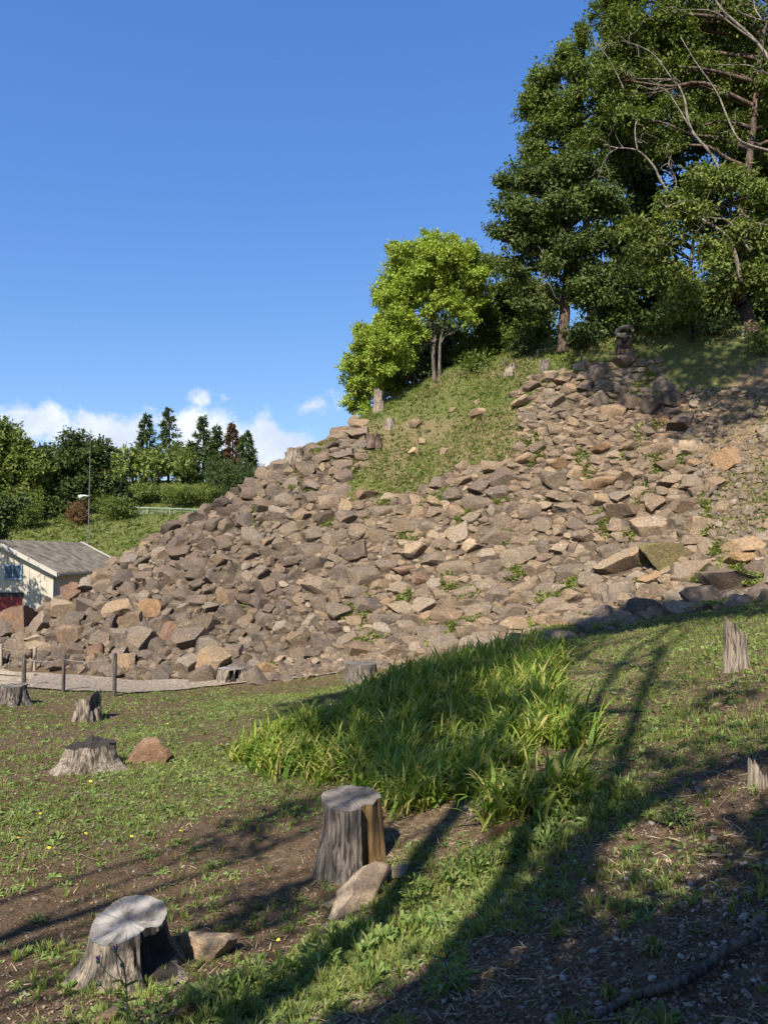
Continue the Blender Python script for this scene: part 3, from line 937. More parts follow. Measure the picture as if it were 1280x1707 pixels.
# ------------------------------------------------------------------ tree stumps
def stump(label, px, py, w, h, ns=110, nz=18, flare=.35, tilt=(0, 0), jag=.04, lobes=5, notch=None, ridge=.05, bark=None, cut=None, inner=None, seed=0, taper=.06, dish=.03, square=0.0, cutname='cut_face'):
    g = hit(px, py)
    s = g[1] / FPX
    r0, hh = w * s / 2, h * s
    r = np.random.default_rng(seed)
    th = np.arange(ns) * 2 * PI / ns
    ph = r.uniform(0, 6, 8)
    def ridges(t): return ridge * ((vnoise(th * ns / (2 * PI) * .40 + seed, t * 2.2 + 0 * th, seed) - .5) * 1.5 - 2.2 * sstep(.66, .80, vnoise(th * ns / (2 * PI) * .16 + 3 * seed, t * 1.3 + 0 * th, seed + 2)) + (vnoise(th * 2.4 + seed, t * 1.5 + 0 * th, seed + 5) - .5) * 1.6)
    sq = square * (np.maximum(abs(np.cos(th)), abs(np.sin(th))) ** -1 - 1)
    lob = .5 + .5 * np.sin(th * lobes + ph[5]) * .8 + .2 * np.sin(th * (lobes + 2) + ph[6])
    topz = hh * (1 + tilt[0] * np.cos(th) + tilt[1] * np.sin(th) + jag * .8 * np.sin(th * 2 + ph[3]) + jag * 1.6 * (vnoise(th * 3.2, 0 * th, seed + 9) - .5) + jag * 1.2 * (vnoise(th * 9, 0 * th, seed + 8) - .5))
    tt = np.linspace(0, 1, nz)
    V, inn = [], np.zeros((nz, ns), bool)
    for j, t in enumerate(tt):
        rad = r0 * (1 - taper * t) * (1 + sq + ridges(t) * (1 - .75 * sstep(.72, .97, t)) + flare * (1 - t) ** 2.6 * (.35 + 1.1 * lob))
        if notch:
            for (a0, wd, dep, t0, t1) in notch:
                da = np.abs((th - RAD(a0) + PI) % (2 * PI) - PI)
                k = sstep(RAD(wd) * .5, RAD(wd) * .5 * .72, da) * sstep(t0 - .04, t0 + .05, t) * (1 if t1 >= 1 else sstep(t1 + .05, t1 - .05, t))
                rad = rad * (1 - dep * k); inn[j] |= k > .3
        z = -.12 * (t == 0) + topz * t - .05 * (1 - t)
        V.append(np.stack([np.cos(th) * rad, np.sin(th) * rad, z], -1))
    V = np.concatenate(V)
    root = empty('tree_stump', g, label, 'tree stump')
    F, mi = [], []
    for j in range(nz - 1):
        for k in range(ns):
            k2 = (k + 1) % ns
            F.append([j * ns + k, j * ns + k2, (j + 1) * ns + k2, (j + 1) * ns + k]); mi.append(int(inn[j, k] or inn[j + 1, k]))
    me = raw_mesh('bark', V, [F], True, RAD(38))
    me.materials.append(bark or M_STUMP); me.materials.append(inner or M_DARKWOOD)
    me.polygons.foreach_set('material_index', np.array(mi, np.int32))
    link('bark', me, None, root)
    rim = V[-ns:]; c = rim.mean(0)
    T = [rim + np.array([0, 0, .002])]
    for q in (.93, .75, .5, .25):
        e = c + (rim - c) * q
        e[:, 2] = (rim[:, 2] * q + c[2] * (1 - q)) - dish * hh * (1 - q) + r.normal(0, .0025 * hh, ns); T.append(e)
    T.append(c[None] - np.array([[0, 0, dish * hh]]))
    TV = np.concatenate(T) - c
    F4 = [[i * ns + k, i * ns + (k + 1) % ns, (i + 1) * ns + (k + 1) % ns, (i + 1) * ns + k] for i in range(4) for k in range(ns)]
    F3 = [[4 * ns + k, 4 * ns + (k + 1) % ns, 5 * ns] for k in range(ns)]
    o = link(cutname, raw_mesh(cutname, TV, [F4, F3], True, RAD(40)), cut or M_CUT, root, c)
    return root


stump('big weathered grey stump with white wavy rim and dark hollow side, in the bare soil', 214, 1624, 142, 86, flare=.55, tilt=(.06, .13), jag=.05, notch=[(-8, 95, .55, .25, .86), (-40, 30, .15, .9, 1.2)], bark=M_STUMP_PALE, cut=M_CUT_PALE, seed=3, ridge=.06, taper=.16)
stump('tall upright stump with flat dark top and golden split side, by the iris bed', 585, 1440, 104, 106, flare=.16, tilt=(.0, .05), jag=.012, notch=[(-52, 30, .32, .12, 1.2), (-25, 34, .12, .2, 1.2)], bark=M_STUMP, cut=M_CUT, inner=M_STUMP_GOLD, seed=5, ridge=.04, taper=.05, dish=.0)
stump('broad jagged pale stump with a spreading root, left of the round boulder', 152, 1280, 88, 38, flare=.65, tilt=(.05, 0), jag=.10, notch=[(15, 40, .3, .3, 1.2)], bark=M_STUMP_PALE, cut=M_DARKWOOD, seed=8, ridge=.09, lobes=3, dish=.25)
stump('leaning broken pale stump on the bank below the tallest fence post', 146, 1200, 44, 38, flare=.15, tilt=(.22, 0), jag=.08, notch=[(-20, 80, .25, .5, 1.2)], inner=M_STUMP, bark=M_STUMP_PALE, cut=M_STUMP, seed=10, ridge=.10, dish=.35)
stump('grey stump at left edge at foot of a fence post', 24, 1172, 44, 30, flare=.35, bark=M_STUMP, cut=M_CUT, seed=12, ridge=.06)
stump('short sawn stump with vertical dark grooves, at the edge of the path', 386, 1134, 46, 20, flare=.08, jag=.02, bark=M_STUMP_PALE, cut=M_CUT_PALE, seed=14, ridge=.10, notch=[(-80, 22, .4, .0, .9), (-50, 20, .3, 0, .9)])
stump('flat topped grey stump half hidden behind the back edge of the iris bed', 602, 1134, 54, 28, flare=.05, jag=.02, bark=M_STUMP, cut=M_CUT, seed=15, ridge=.03)
stump('tall stump with cracked scaly bark on the right bank', 1226, 1116, 38, 64, flare=.18, tilt=(-.18, .0), jag=.12, bark=M_STUMP_PALE, cut=M_STUMP_PALE, seed=18, ridge=.05, lobes=3)
stump('splintered small stump at right edge on the shaded slope', 1262, 1312, 30, 34, flare=.1, jag=.2, tilt=(-.2, 0), bark=M_STUMP_PALE, cut=M_DARKWOOD, seed=19, ridge=.1, dish=.3)
_cs = stump('dark hollow stump with a curled pale rim on the crest of the mound', 1040, 584, 27, 26, flare=.22, tilt=(.02, .20), jag=.06, notch=[(-100, 70, .6, .1, .9)], bark=M_BARK, cut=M_CUT_PALE, seed=21, ridge=.06, lobes=4, dish=.55)
_g = np.array(_cs.location); _s = _g[1] / FPX
_a = np.linspace(RAD(-30), RAD(265), 22)
_P = np.stack([np.cos(_a) * 13 * _s, -.10 + .5 * np.sin(_a) * 9 * _s, 31 * _s + np.sin(_a) * 8 * _s + np.cos(_a) * 3 * _s], -1)
link('curled_rim', raw_mesh('curled_rim', np.concatenate((_m := MB().tube(_P, (2.2 + 2.2 * np.linspace(0, 1, 22) ** .5) * _s, 10, .1)).v), [np.concatenate(f) for f in _m.f.values()], True, RAD(40)), M_STUMP_PALE, _cs)
stump('tall pale broken stump beside the bright green bush on the mound', 631, 684, 17, 33, flare=.25, jag=.12, bark=M_STUMP_PALE, cut=M_CUT_PALE, seed=22, ridge=.08, tilt=(-.1, 0))
stump('wide stump on the skyline at left end of the mound', 492, 768, 28, 20, flare=.3, jag=.05, bark=M_STUMP_PALE, cut=M_CUT_PALE, seed=23, ridge=.06)
stump('small rotten stump on the grassy crest, left of the fence posts', 851, 620, 16, 12, flare=.4, jag=.2, bark=M_STUMP_PALE, cut=M_DARKWOOD, seed=24, ridge=.12)
stump('small stump in the grass straight above the topmost wall stones', 908, 614, 16, 14, flare=.3, jag=.2, bark=M_STUMP, cut=M_CUT, seed=25, ridge=.1)
stump('reddish cut stump low on the grass patch', 650, 710, 14, 13, flare=.2, jag=.05, bark=M_STUMP_PALE, cut=M_CUT_PALE, seed=26, ridge=.05)
stump('rounded rotten stump dug into the left side of the grass patch', 622, 740, 26, 15, flare=.3, jag=.1, bark=M_BARK, cut=M_STUMP, seed=27, ridge=.06)

# ------------------------------------------------------------------ rocks lying in the foreground and on the grass patch
def loose(label, px, py, w, h, roll, tone, seed, cat='rock', thick=.9, sink=.3, name='rock', tilt=0.0, **k):
    c, a, b = seat(px, py, w, h, sink=sink)
    me = rock_mesh(name, seed, 3, planes=k.get('planes', 9), rough=k.get('rough', .03), lo=k.get('lo', .42), hi=.72)
    R = rot_frame(norm(np.array([0, -.75, .6])), tilt, 0, RAD(roll))
    return tag(put_rock(name, me, c, R, (a * 1.08, b * 1.1, max(a, b) * thick), None, tone), label, cat)


loose('rounded reddish brown boulder with a crease on top, beside the jagged pale stump', 250, 1252, 76, 50, 0, (1.05, .82, .72), 901, 'boulder', name='boulder', lo=.6, planes=7)
loose('pale broken rock with shaded right end, beside the big weathered stump', 350, 1577, 84, 50, 8, (1.85, 1.8, 1.72), 917, sink=.25)
loose('large tilted slab of pale stone in front of the tall upright stump', 602, 1487, 128, 62, 42, (1.5, 1.42, 1.36), 905, thick=.34, planes=15)
loose('thin pale flake of stone sticking out left of the large tilted slab', 569, 1498, 66, 26, 22, (1.6, 1.5, 1.38), 906, thick=.6)
loose('small grey green stone behind the upper end of the tilted slab', 668, 1450, 42, 30, 0, (1.0, 1.1, 1.02), 907)
loose('bluish slate chip under the lower end of the tilted slab', 545, 1548, 22, 24, 30, (.7, .75, .85), 908)
loose('long half buried pale stone at the bottom edge, near the thistle', 178, 1695, 70, 26, 28, (1.5, 1.35, 1.15), 909)
loose('half buried pale stone at the bottom edge among bright green weeds', 305, 1694, 56, 24, 25, (1.5, 1.35, 1.15), 910)
loose('tiny white stone on bare earth right of the grey green stone', 718, 1437, 16, 10, 0, (2.0, 2.0, 1.95), 911)
loose('long brown stone breaking the soil below the iris bed', 845, 1378, 62, 16, 20, (1.4, 1.1, .9), 912)
loose('pale brown stone lying on the dark gravel at bottom right', 1195, 1427, 30, 13, 0, (1.2, 1.0, .85), 913)
loose('white lump of stone on the sunlit soil beside the bright weed', 1112, 1434, 13, 11, 0, (2.1, 2.1, 2.05), 914)
loose('pale grey stone in the middle of the sunlit bare soil', 1000, 1432, 15, 13, 0, (1.6, 1.6, 1.6), 915)
loose('white bleached bit of wood on the right bank', 1194, 1175, 20, 9, 10, (2.2, 2.2, 2.1), 916, cat='debris', name='wood_chip')
for i, (px, py, w, h, lab) in enumerate(((795, 668, 14, 10, 'white stone high on the grass patch'), (690, 752, 20, 14, 'pale stone in the middle of the grass patch'), (742, 752, 18, 16, 'pink stone at lower right of the grass patch'),
                                         (703, 734, 12, 14, 'pointed white stone in the middle of the grass patch'), (692, 706, 20, 14, 'tan stone near the reddish cut stump'), (797, 690, 30, 10, 'flat pink stone in the grass below the highest white stone'),
                                         (755, 682, 14, 9, 'small tan stone on the upper middle of grass patch'))):
    loose(lab, px, py, w, h, 0, (1.5, 1.4, 1.25), 930 + i)

# ------------------------------------------------------------------ fence posts along the path and on the crest
def gz(p): return np.array([p[0], p[1], float(H(p[0], p[1])) - .1])


def post(label, px, ytop, ybot, wpx, mat, lean=0.0, group=None):
    g = hit(px, ybot); s = g[1] / FPX
    mb = MB()
    h = (ybot - ytop) * s; r = wpx * s / 2
    mb.tube(np.array([[0, 0, -.15], [lean * h * .5, 0, h * .5], [lean * h, 0, h - r * .3], [lean * h, 0, h]]) + g, [r, r * .98, r * .97, r * .7], 10)
    o = mb.build('fence_post', mat, None, True, RAD(40), loc=g)
    return tag(o, label, 'fence post', group), g + np.array([lean * h, 0, h])


PG = 'posts along the gravel path'
tops = [post('short pale post at the very left edge beside the path', 2, 1074, 1112, 6, M_POST_PALE, 0, PG)[1],
        post('pale brown post on the far side of the path', 58, 1079, 1118, 6, M_POST_PALE, 0, PG)[1],
        post('dark post standing behind the grey stump at left edge', 40, 1091, 1146, 7, M_POST, 0, PG)[1],
        post('thin dark post between the square block and the leaning stump', 106, 1092, 1154, 6, M_POST, 0, PG)[1],
        post('tallest dark post nearest to the leaning broken stump', 191, 1090, 1160, 7, M_POST, 0, PG)[1]]
post('thin slanting stake leaning against the pale brown post', 51, 1092, 1120, 4, M_POST, .25, PG)


def rope(label, A, B, r=.008, sag=.05, name='rope', mat=None):
    t = np.linspace(0, 1, 12)[:, None]
    P = A * (1 - t) + B * t; P[:, 2] -= sag * 4 * (t * (1 - t))[:, 0]
    o = MB().tube(P, r, 6).build(name, mat or M_ROPE, None, True, loc=P[0])
    return tag(o, label, 'rope')


d_ = np.array([0, 0, -.1])
rope('thin rope slung between the dark post behind the grey stump and the thin dark post', tops[2] + d_, tops[3] + d_)
rope('thin rope slung from the thin dark post to the tallest dark post', tops[3] + d_, tops[4] + d_)
rope('thin rope between the two pale posts on the far side of the path', tops[0] + d_, tops[1] + d_)
CG = 'posts on the crest of the mound'
ct = [post('thin dark post in the shade left of the big brown trunk', 841, 597, 612, 4, M_POST, 0, CG)[1],
      post('short post in the grass just left of the big brown trunk', 896, 583, 596, 4, M_POST_PALE, 0, CG)[1],
      post('bright white post just right of the big brown trunk', 960, 571, 579, 5, M_POST_PALE, 0, CG)[1],
      post('short grey post at the forest edge on the right of the crest', 1238, 546, 562, 5, M_POST_PALE, 0, CG)[1]]
rope('thin rope running along the crest between its posts', ct[1], ct[2], .01, .04)

# ------------------------------------------------------------------ shed
def build_shed():
    X1, Y0, Y1 = -12.8, 30.0, 38.2
    XR, ZE, ZR, ZB = -15.0, -.74, .40, -3.4
    X0 = 2 * XR - X1
    root = empty('shed', (XR, Y0, ZB), 'low white shed with red door and grey corrugated roof behind the boulders', 'shed')
    wall_m = plain('cream_wall', (.44, .39, .30), .85, 0, .2, 1.3, .15)
    side_m = plain('grey_side_wall', (.50, .48, .43), .85, 0, .12, 2.0, .15)
    roof_m = plain('lichened_roof', (.125, .105, .078), .95, 0, .55, 2.6, .3)
    trim_m = plain('white_trim', (.42, .39, .33), .7, 0, .08, 6)
    red_m = plain('red_paint', (.22, .02, .018), .6, 0, .2, 5)  # red darkened so the colour carries the shade on the doors
    blue_m = plain('blue_frame', (.16, .25, .33), .5, 0, .1, 5)
    black_m = plain('dark_opening', (.03, .025, .025), .9)
    glass, t, p = new_mat('window_glass')
    p.inputs['Base Color'].default_value = (.03, .06, .10, 1); p.inputs['Roughness'].default_value = .08
    # front wall in vertical boards with a gable head
    n = 20
    xs = np.linspace(X0, X1, n + 1)
    for i in range(n):
        a, b = xs[i] + .004, xs[i + 1] - .004
        za, zb = [ZE + (ZR - ZE) * (1 - abs(q - XR) / (X1 - XR)) for q in (a, b)]
        if i % 2: dy = .006
        else: dy = 0
        V = np.array([[a, Y0 - dy, ZB], [b, Y0 - dy, ZB], [b, Y0 - dy, zb], [a, Y0 - dy, za], [a, Y0 + .08, ZB], [b, Y0 + .08, ZB], [b, Y0 + .08, zb], [a, Y0 + .08, za]])
        MB().add(V, [[0, 1, 2, 3], [5, 4, 7, 6], [4, 0, 3, 7], [1, 5, 6, 2], [3, 2, 6, 7], [4, 5, 1, 0]]).build('wall_board', wall_m, root)
    sw = MB(); sw.box((X1 - .12, Y0 + .09, ZB), (X1 - .01, Y1, ZE - .02)); sw.box((X0 + .01, Y0 + .09, ZB), (X0 + .12, Y1, ZE - .02)); sw.box((X0 + .13, Y1 - .1, ZB), (X1 - .13, Y1, ZE - .02))
    sw.build('side_wall', side_m, root)
    # corrugated roof, two slopes with an overhang
    for sgn, nm in ((1, 'roof'), (-1, 'roof')):
        ny = 210; ys = np.linspace(Y0 - .22, Y1 + .22, ny); nx = 9
        us = np.linspace(0, 1.12, nx)
        ZZ = .030 * np.sin(ys * 2 * PI / .16)
        V = np.concatenate([np.stack([np.full(ny, XR + sgn * u * (X1 - XR)), ys, ZR + .07 - u * (ZR - ZE) + ZZ + .008 * np.sin(u * 40)], -1) for u in us])
        F = [[i * ny + k, i * ny + k + 1, (i + 1) * ny + k + 1, (i + 1) * ny + k] for i in range(nx - 1) for k in range(ny - 1)]
        link(nm, raw_mesh(nm, V - np.array(root.location), [F], True), roof_m, root)
    def slab(name, mat, u0, u1, sgn, y0, y1, dz0, dz1):
        x0, x1 = XR + sgn * u0 * (X1 - XR), XR + sgn * u1 * (X1 - XR)
        z0, z1 = ZR + .07 - u0 * (ZR - ZE), ZR + .07 - u1 * (ZR - ZE)
        V = np.array([[x0, y0, z0 + dz0], [x1, y0, z1 + dz0], [x1, y1, z1 + dz0], [x0, y1, z0 + dz0], [x0, y0, z0 + dz1], [x1, y0, z1 + dz1], [x1, y1, z1 + dz1], [x0, y1, z0 + dz1]]) - np.array(root.location)
        link(name, raw_mesh(name, V, [[[0, 3, 2, 1], [4, 5, 6, 7], [0, 1, 5, 4], [1, 2, 6, 5], [2, 3, 7, 6], [3, 0, 4, 7]]]), mat, root)
    for s in (1, -1):
        slab('barge_board', trim_m, .005, 1.13, s, Y0 - .27, Y0 - .225, -.13, .05)
        slab('verge_strip', trim_m, .005, 1.13, s, Y1 + .225, Y1 + .32, -.06, .07)
    loc = np.array(root.location)
    def bx(name, mat, lo, hi, par=root):
        mb = MB().box(lo, hi)
        V = np.concatenate(mb.v) - loc
        return link(name, raw_mesh(name, V, [np.concatenate(f) for f in mb.f.values()]), mat, par)
    bx('gutter', trim_m, (X1 + .25, Y0 - .2, ZE - .16), (X1 + .33, Y1 + .2, ZE - .09))
    bx('downpipe', trim_m, (X1 + .03, Y0 + .10, ZB), (X1 + .10, Y0 + .17, ZE - .10))
    bx('corner_post', trim_m, (X1 - .005, Y0 - .02, ZB), (X1 + .05, Y0 + .095, ZE - .03))
    wf = MB().box((-14.66, Y0 - .05, -1.07), (-13.96, Y0 - .012, -1.0)); wf.box((-14.66, Y0 - .05, -.54), (-13.96, Y0 - .012, -.48)); wf.box((-14.66, Y0 - .05, -.998), (-14.6, Y0 - .012, -.542))
    wf.box((-14.02, Y0 - .05, -.998), (-13.96, Y0 - .012, -.542)); wf.box((-14.34, Y0 - .05, -.998), (-14.30, Y0 - .012, -.542))
    w = link('window', raw_mesh('window', np.concatenate(wf.v) - loc, [np.concatenate(f) for f in wf.f.values()]), blue_m, root)
    bx('pane', glass, (-14.598, Y0 - .03, -.996), (-14.342, Y0 - .014, -.544), w); bx('pane', glass, (-14.298, Y0 - .03, -.996), (-14.022, Y0 - .014, -.544), w)
    bx('door_slot', black_m, (-16.6, Y0 - .06, -1.72), (-13.9, Y0 - .012, -1.55))  # solid bar coloured near-black for the dark slot above the doors
    dr = bx('door', red_m, (-16.55, Y0 - .04, ZB), (-15.26, Y0 - .014, -1.722))
    dr2 = bx('door', red_m, (-15.24, Y0 - .04, ZB), (-13.95, Y0 - .014, -1.722))
    for k in range(7): bx('door_rib', red_m, (-15.2 + k * .18, Y0 - .055, ZB), (-15.16 + k * .18, Y0 - .041, -1.74), dr2)


build_shed()

# ------------------------------------------------------------------ mast and wire fence on the far hill
def mast():
    g = gz(at(149, 846, 54.0)); s = g[1] / FPX
    root = empty('lamp_mast', g, 'tall thin mast with a white floodlight in front of the dark round tree', 'mast')
    top = at(149, 714, g[1])[2] - g[2]
    link('pole', None, None) if False else None
    m = plain('weathered_pole', (.12, .115, .11), .8, 0, .1)
    mb = MB().tube([[0, 0, -.3], [0, 0, top * .62], [0, 0, top * .64], [0, 0, top * .82], [0, 0, top]], [.04, .034, .028, .018, .009], 10)
    link('pole', raw_mesh('pole', np.concatenate(mb.v), [np.concatenate(f) for f in mb.f.values()], True, RAD(40)), m, root)
    wm = plain('white_lamp', (.75, .75, .73), .4)
    mb = MB().tube([[0, 0, 0], [-.28, -.1, .05], [-.42, -.2, -.02]], [.05, .05, .04], 8)
    arm = link('lamp_arm', raw_mesh('lamp_arm', np.concatenate(mb.v), [np.concatenate(f) for f in mb.f.values()], True), wm, root, (0, -.1, top * .54))
    mb = MB().tube([[-.3, -.2, .02], [-.42, -.26, -.02], [-.56, -.34, -.10]], [.07, .12, .15], 12)
    link('floodlight', raw_mesh('floodlight', np.concatenate(mb.v), [np.concatenate(f) for f in mb.f.values()], True, RAD(40)), wm, root, (0, -.1, top * .54))
    mb = MB().box((-.16, -.32, top * .06), (.16, -.12, top * .16))
    link('switch_box', raw_mesh('switch_box', np.concatenate(mb.v), [np.concatenate(f) for f in mb.f.values()]), wm, root)


mast()


def wire_fence():
    A, B = hit(208, 862), hit(350, 862)
    B = np.array([B[0], A[1] + 1.5, float(H(B[0], A[1] + 1.5))])
    s = A[1] / FPX; h = 17 * s
    root = empty('wire_fence', A, 'pale teal wire fence with thin posts crossing the green hillside', 'fence')
    m = plain('teal_metal', (.30, .40, .37), .5, .2, .1)
    n = 9
    P = [A + (B - A) * k / n for k in range(n + 1)]
    for k, p in enumerate(P): p[2] = A[2] + (float(H(B[0], B[1])) - A[2]) * k / n
    zt = max(A[2], B[2]) + h
    L = np.array(root.location)
    def part(mb, name, par=root): return link(name, raw_mesh(name, np.concatenate(mb.v) - L, [np.concatenate(f) for f in mb.f.values()], True, RAD(40)), m, par)
    for p in P: part(MB().tube([[p[0], p[1], p[2] - .3], [p[0], p[1], p[2] + h + .02]], .035, 8), 'post')
    for f in (.99, .08): part(MB().tube([[p[0], p[1] - .05, p[2] + h * f] for p in P], .025, 6), 'rail')
    mb = MB()
    for k in range(n * 5):
        q = k / 5; i = int(q); fr = q - i
        p = P[i] * (1 - fr) + P[i + 1] * fr
        mb.tube([[p[0], p[1] + .03, p[2] + .03], [p[0], p[1] + .03, p[2] + h]], .010, 4)
    for k in range(1, 7): mb.tube([[p[0], p[1] + .03, p[2] + h * k / 7] for p in P], .009, 4)
    o = part(mb, 'mesh_wire'); o['kind'] = 'stuff'


wire_fence()

# ------------------------------------------------------------------ trees
LEAF = (np.array([[0, 0, 0], [.20, .38, .05], [.13, .75, .0], [0, 1, -.08], [-.13, .75, .0], [-.20, .38, .05]]), [np.array([[0, 1, 2, 3], [0, 3, 4, 5]])])
LEAF2 = (np.array([[0, 0, 0], [.27, .5, .07], [0, 1, -.08], [-.27, .5, .07]]), [np.array([[0, 1, 2, 3]])])
NEEDLE = (np.array([[0, 0, 0], [.16, .5, .05], [0, 1, -.08], [-.16, .5, .05]]), [np.array([[0, 1, 2, 3]])])


def leaves_mesh(clumps, dens, per, size, spray_r, droop=.2, tpl=LEAF, shell=(.72, 1.06), flat=.75, jitter=.35):
    """clumps: (centre, (rx, ry, rz)); leaves gather in sprays on and in every clump"""
    pos, dr, nm = [], [], []
    for c, R in clumps:
        c = np.asarray(c, float); R = np.asarray(R, float)
        area = 4 * PI * ((R[0] * R[1]) ** 1.6 / 3 + (R[0] * R[2]) ** 1.6 / 3 + (R[1] * R[2]) ** 1.6 / 3) ** (1 / 1.6)
        n = max(5, int(dens * area))
        d = rand_dirs(n)
        lump = 1 + .28 * np.sin(d @ RNG.standard_normal(3) * 4 + RNG.uniform(0, 6)) * .8 + .15 * np.sin(d @ RNG.standard_normal(3) * 9)
        rad = np.where(RNG.random(n) < .22, RNG.uniform(.25, .75, n), RNG.uniform(*shell, n)) * lump
        sp = c + d * R * rad[:, None]
        ax = norm(d + RNG.standard_normal((n, 3)) * .45 + np.array([0, 0, -droop]))
        sp_r = spray_r * RNG.uniform(.7, 1.35, n)
        k = per
        off = RNG.standard_normal((n, k, 3)) * .55
        off[..., 2] *= flat
        q = sp[:, None] + off * sp_r[:, None, None]
        ld = norm(ax[:, None] + RNG.standard_normal((n, k, 3)) * .75 + np.array([0, 0, -droop * .6]))
        ln = norm(d[:, None] * .6 + np.array([0, 0, .75]) + RNG.standard_normal((n, k, 3)) * .55)
        pos.append(q.reshape(-1, 3)); dr.append(ld.reshape(-1, 3)); nm.append(ln.reshape(-1, 3))
    pos, dr, nm = map(np.concatenate, (pos, dr, nm))
    sc = size * RNG.uniform(1 - jitter, 1 + jitter, len(pos))
    return scatter(tpl[0], tpl[1], pos, frames(dr, nm), sc)


def limb_path(a, b, sag=.15, n=5, wob=.12):
    a, b = np.asarray(a, float), np.asarray(b, float)
    L = np.linalg.norm(b - a)
    P = [a]
    for t in np.linspace(0, 1, n)[1:]:
        q = a + (b - a) * t
        q = q + np.array([0, 0, 1.0]) * sag * L * math.sin(PI * t) * .5 + RNG.standard_normal(3) * wob * L * .25 * (t < 1)
        P.append(q)
    return smooth_path(P, 3)


def tree(name, label, cat, group, trunk_paths, r0, clumps, leaf_m, bark_m, dens=7, per=22, size=.11, spray=.2, droop=.25, limbs=.7, tpl=LEAF, top_r=.35, flat=.75, visible_limbs=(), lsides=6):
    base = np.asarray(trunk_paths[0][0], float)
    root = empty(name, base, label, cat, group)
    allp = []
    for i, tp in enumerate(trunk_paths):
        P = smooth_path(tp, 5); allp.append(P)
        R = np.linspace(1, top_r, len(P)) * r0 * (1 if i == 0 else .8)
        R[0] *= 1.3
        mb = MB().tube(P, R, 12, .10)
        link('trunk', raw_mesh('trunk', np.concatenate(mb.v) - base, [np.concatenate(f) for f in mb.f.values()], True), bark_m, root)
    pts = np.concatenate([p[len(p) // 3:] for p in allp])
    if limbs:
        mb = MB()
        for c, R in clumps:
            if RNG.random() > limbs: continue
            c = np.asarray(c, float)
            low = pts[np.argmin(np.linalg.norm(pts - c + np.array([0, 0, .5 * np.linalg.norm(R)]), axis=1))]
            P = limb_path(low, c + rand_dirs(1)[0] * np.asarray(R) * .3)
            mb.tube(P, np.linspace(.34, .10, len(P)) * r0, lsides, cap=False)
            for _ in range(3):
                e = c + rand_dirs(1)[0] * np.asarray(R) * .9
                P2 = limb_path(P[-4], e, n=3); mb.tube(P2, np.linspace(.12, .03, len(P2)) * r0, 4, cap=False)
        if mb.n: link('limbs', raw_mesh('limbs', np.concatenate(mb.v) - base, [np.concatenate(f) for f in mb.f.values()], True), bark_m, root)['kind'] = 'stuff'
    for (P, ra, rb, m) in visible_limbs:
        mb = MB().tube(P, np.linspace(ra, rb, len(P)) * .56, 8, .08)
        for _ in range(5):
            i = int(RNG.integers(len(P) // 4, len(P))); L = RNG.uniform(.25, .8)
            d = norm(np.array([RNG.normal(-.3, .8), RNG.normal(-.2, .3), RNG.normal(.25, .7)]))
            mb.tube(limb_path(P[i], P[i] + d * L, .1, 4, .5), np.linspace(.013, .004, 10), 5, cap=False)
        link('branch', raw_mesh('branch', np.concatenate(mb.v) - base, [np.concatenate(f) for f in mb.f.values()], True), m, root)
    V, F = leaves_mesh(clumps, dens, per, size, spray, droop, tpl, flat=flat)
    link('crown', raw_mesh('crown', V - base, F), leaf_m, root)
    return root


def C(px, py, Y, r, sq=(1, 1, .85)):
    k = r * Y / FPX
    return (at(px, py, Y + RNG.uniform(-.3, .3)), (k * sq[0], k * sq[1], k * sq[2]))


def lumps(px, py, Y, r, n=5, f=.55, sq=(1, 1, .85)):
    """a big clump broken into several smaller ones"""
    out = []
    for _ in range(n):
        d = rand_dirs(1)[0]
        out.append(C(px + d[0] * r * .62, py - d[2] * r * .55, Y + d[1] * r * .5 * Y / FPX, r * f * RNG.uniform(.85, 1.2), sq))
    return out




# --- bright yellow-green tree and the bush beside it
b = gz(hit(724, 634)); Yb = b[1]
cl = []
for q in ((655, 545, 28), (668, 580, 24), (690, 565, 24), (640, 585, 26), (775, 525, 26), (790, 465, 24), (715, 445, 34), (668, 425, 28), (700, 455, 40), (730, 490, 30), (780, 470, 34), (640, 495, 26), (675, 520, 34), (640, 545, 30), (665, 565, 28), (755, 440, 40), (690, 440, 44), (742, 424, 44), (782, 450, 36), (660, 478, 38), (715, 412, 30), (700, 490, 34), (764, 492, 32), (652, 530, 36), (690, 545, 26), (645, 570, 30), (798, 500, 22), (735, 462, 36), (670, 440, 26), (775, 420, 24), (720, 520, 22), (650, 500, 26), (665, 600, 26), (640, 615, 24)):
    cl += lumps(q[0], q[1], Yb - .1, q[2], 9, .42)
tree('broadleaf_tree', 'bright yellow green broadleaf tree with pale forked trunks on the mound', 'tree', None,
     [[b, at(722, 590, Yb) , at(724, 545, Yb + .1), at(700, 500, Yb + .2), at(705, 450, Yb + .4)], [b + np.array([.17, .1, 0]), at(733, 580, Yb + .1), at(738, 550, Yb), at(745, 520, Yb + .3), at(755, 470, Yb + .5)]],
     .07, cl, M_LEAF_YEL, M_STUMP, 24, 22, .092, .11, .1, .2, tpl=LEAF2, visible_limbs=[(smooth_path([at(735, 572, Yb), at(742, 560, Yb), at(752, 556, Yb), at(764, 548, Yb)]), .045, .015, M_STUMP)])
b = gz(hit(640, 662)); Yb2 = 26.8
cl = []
for q in ((615, 620, 34), (640, 600, 34), (585, 640, 22), (600, 566, 34), (630, 560, 28), (590, 608, 26), (628, 596, 34), (655, 575, 28), (600, 648, 26), (636, 640, 28), (664, 632, 26), (592, 672, 20), (612, 684, 18)): cl += lumps(q[0], q[1], Yb2, q[2], 8, .44)
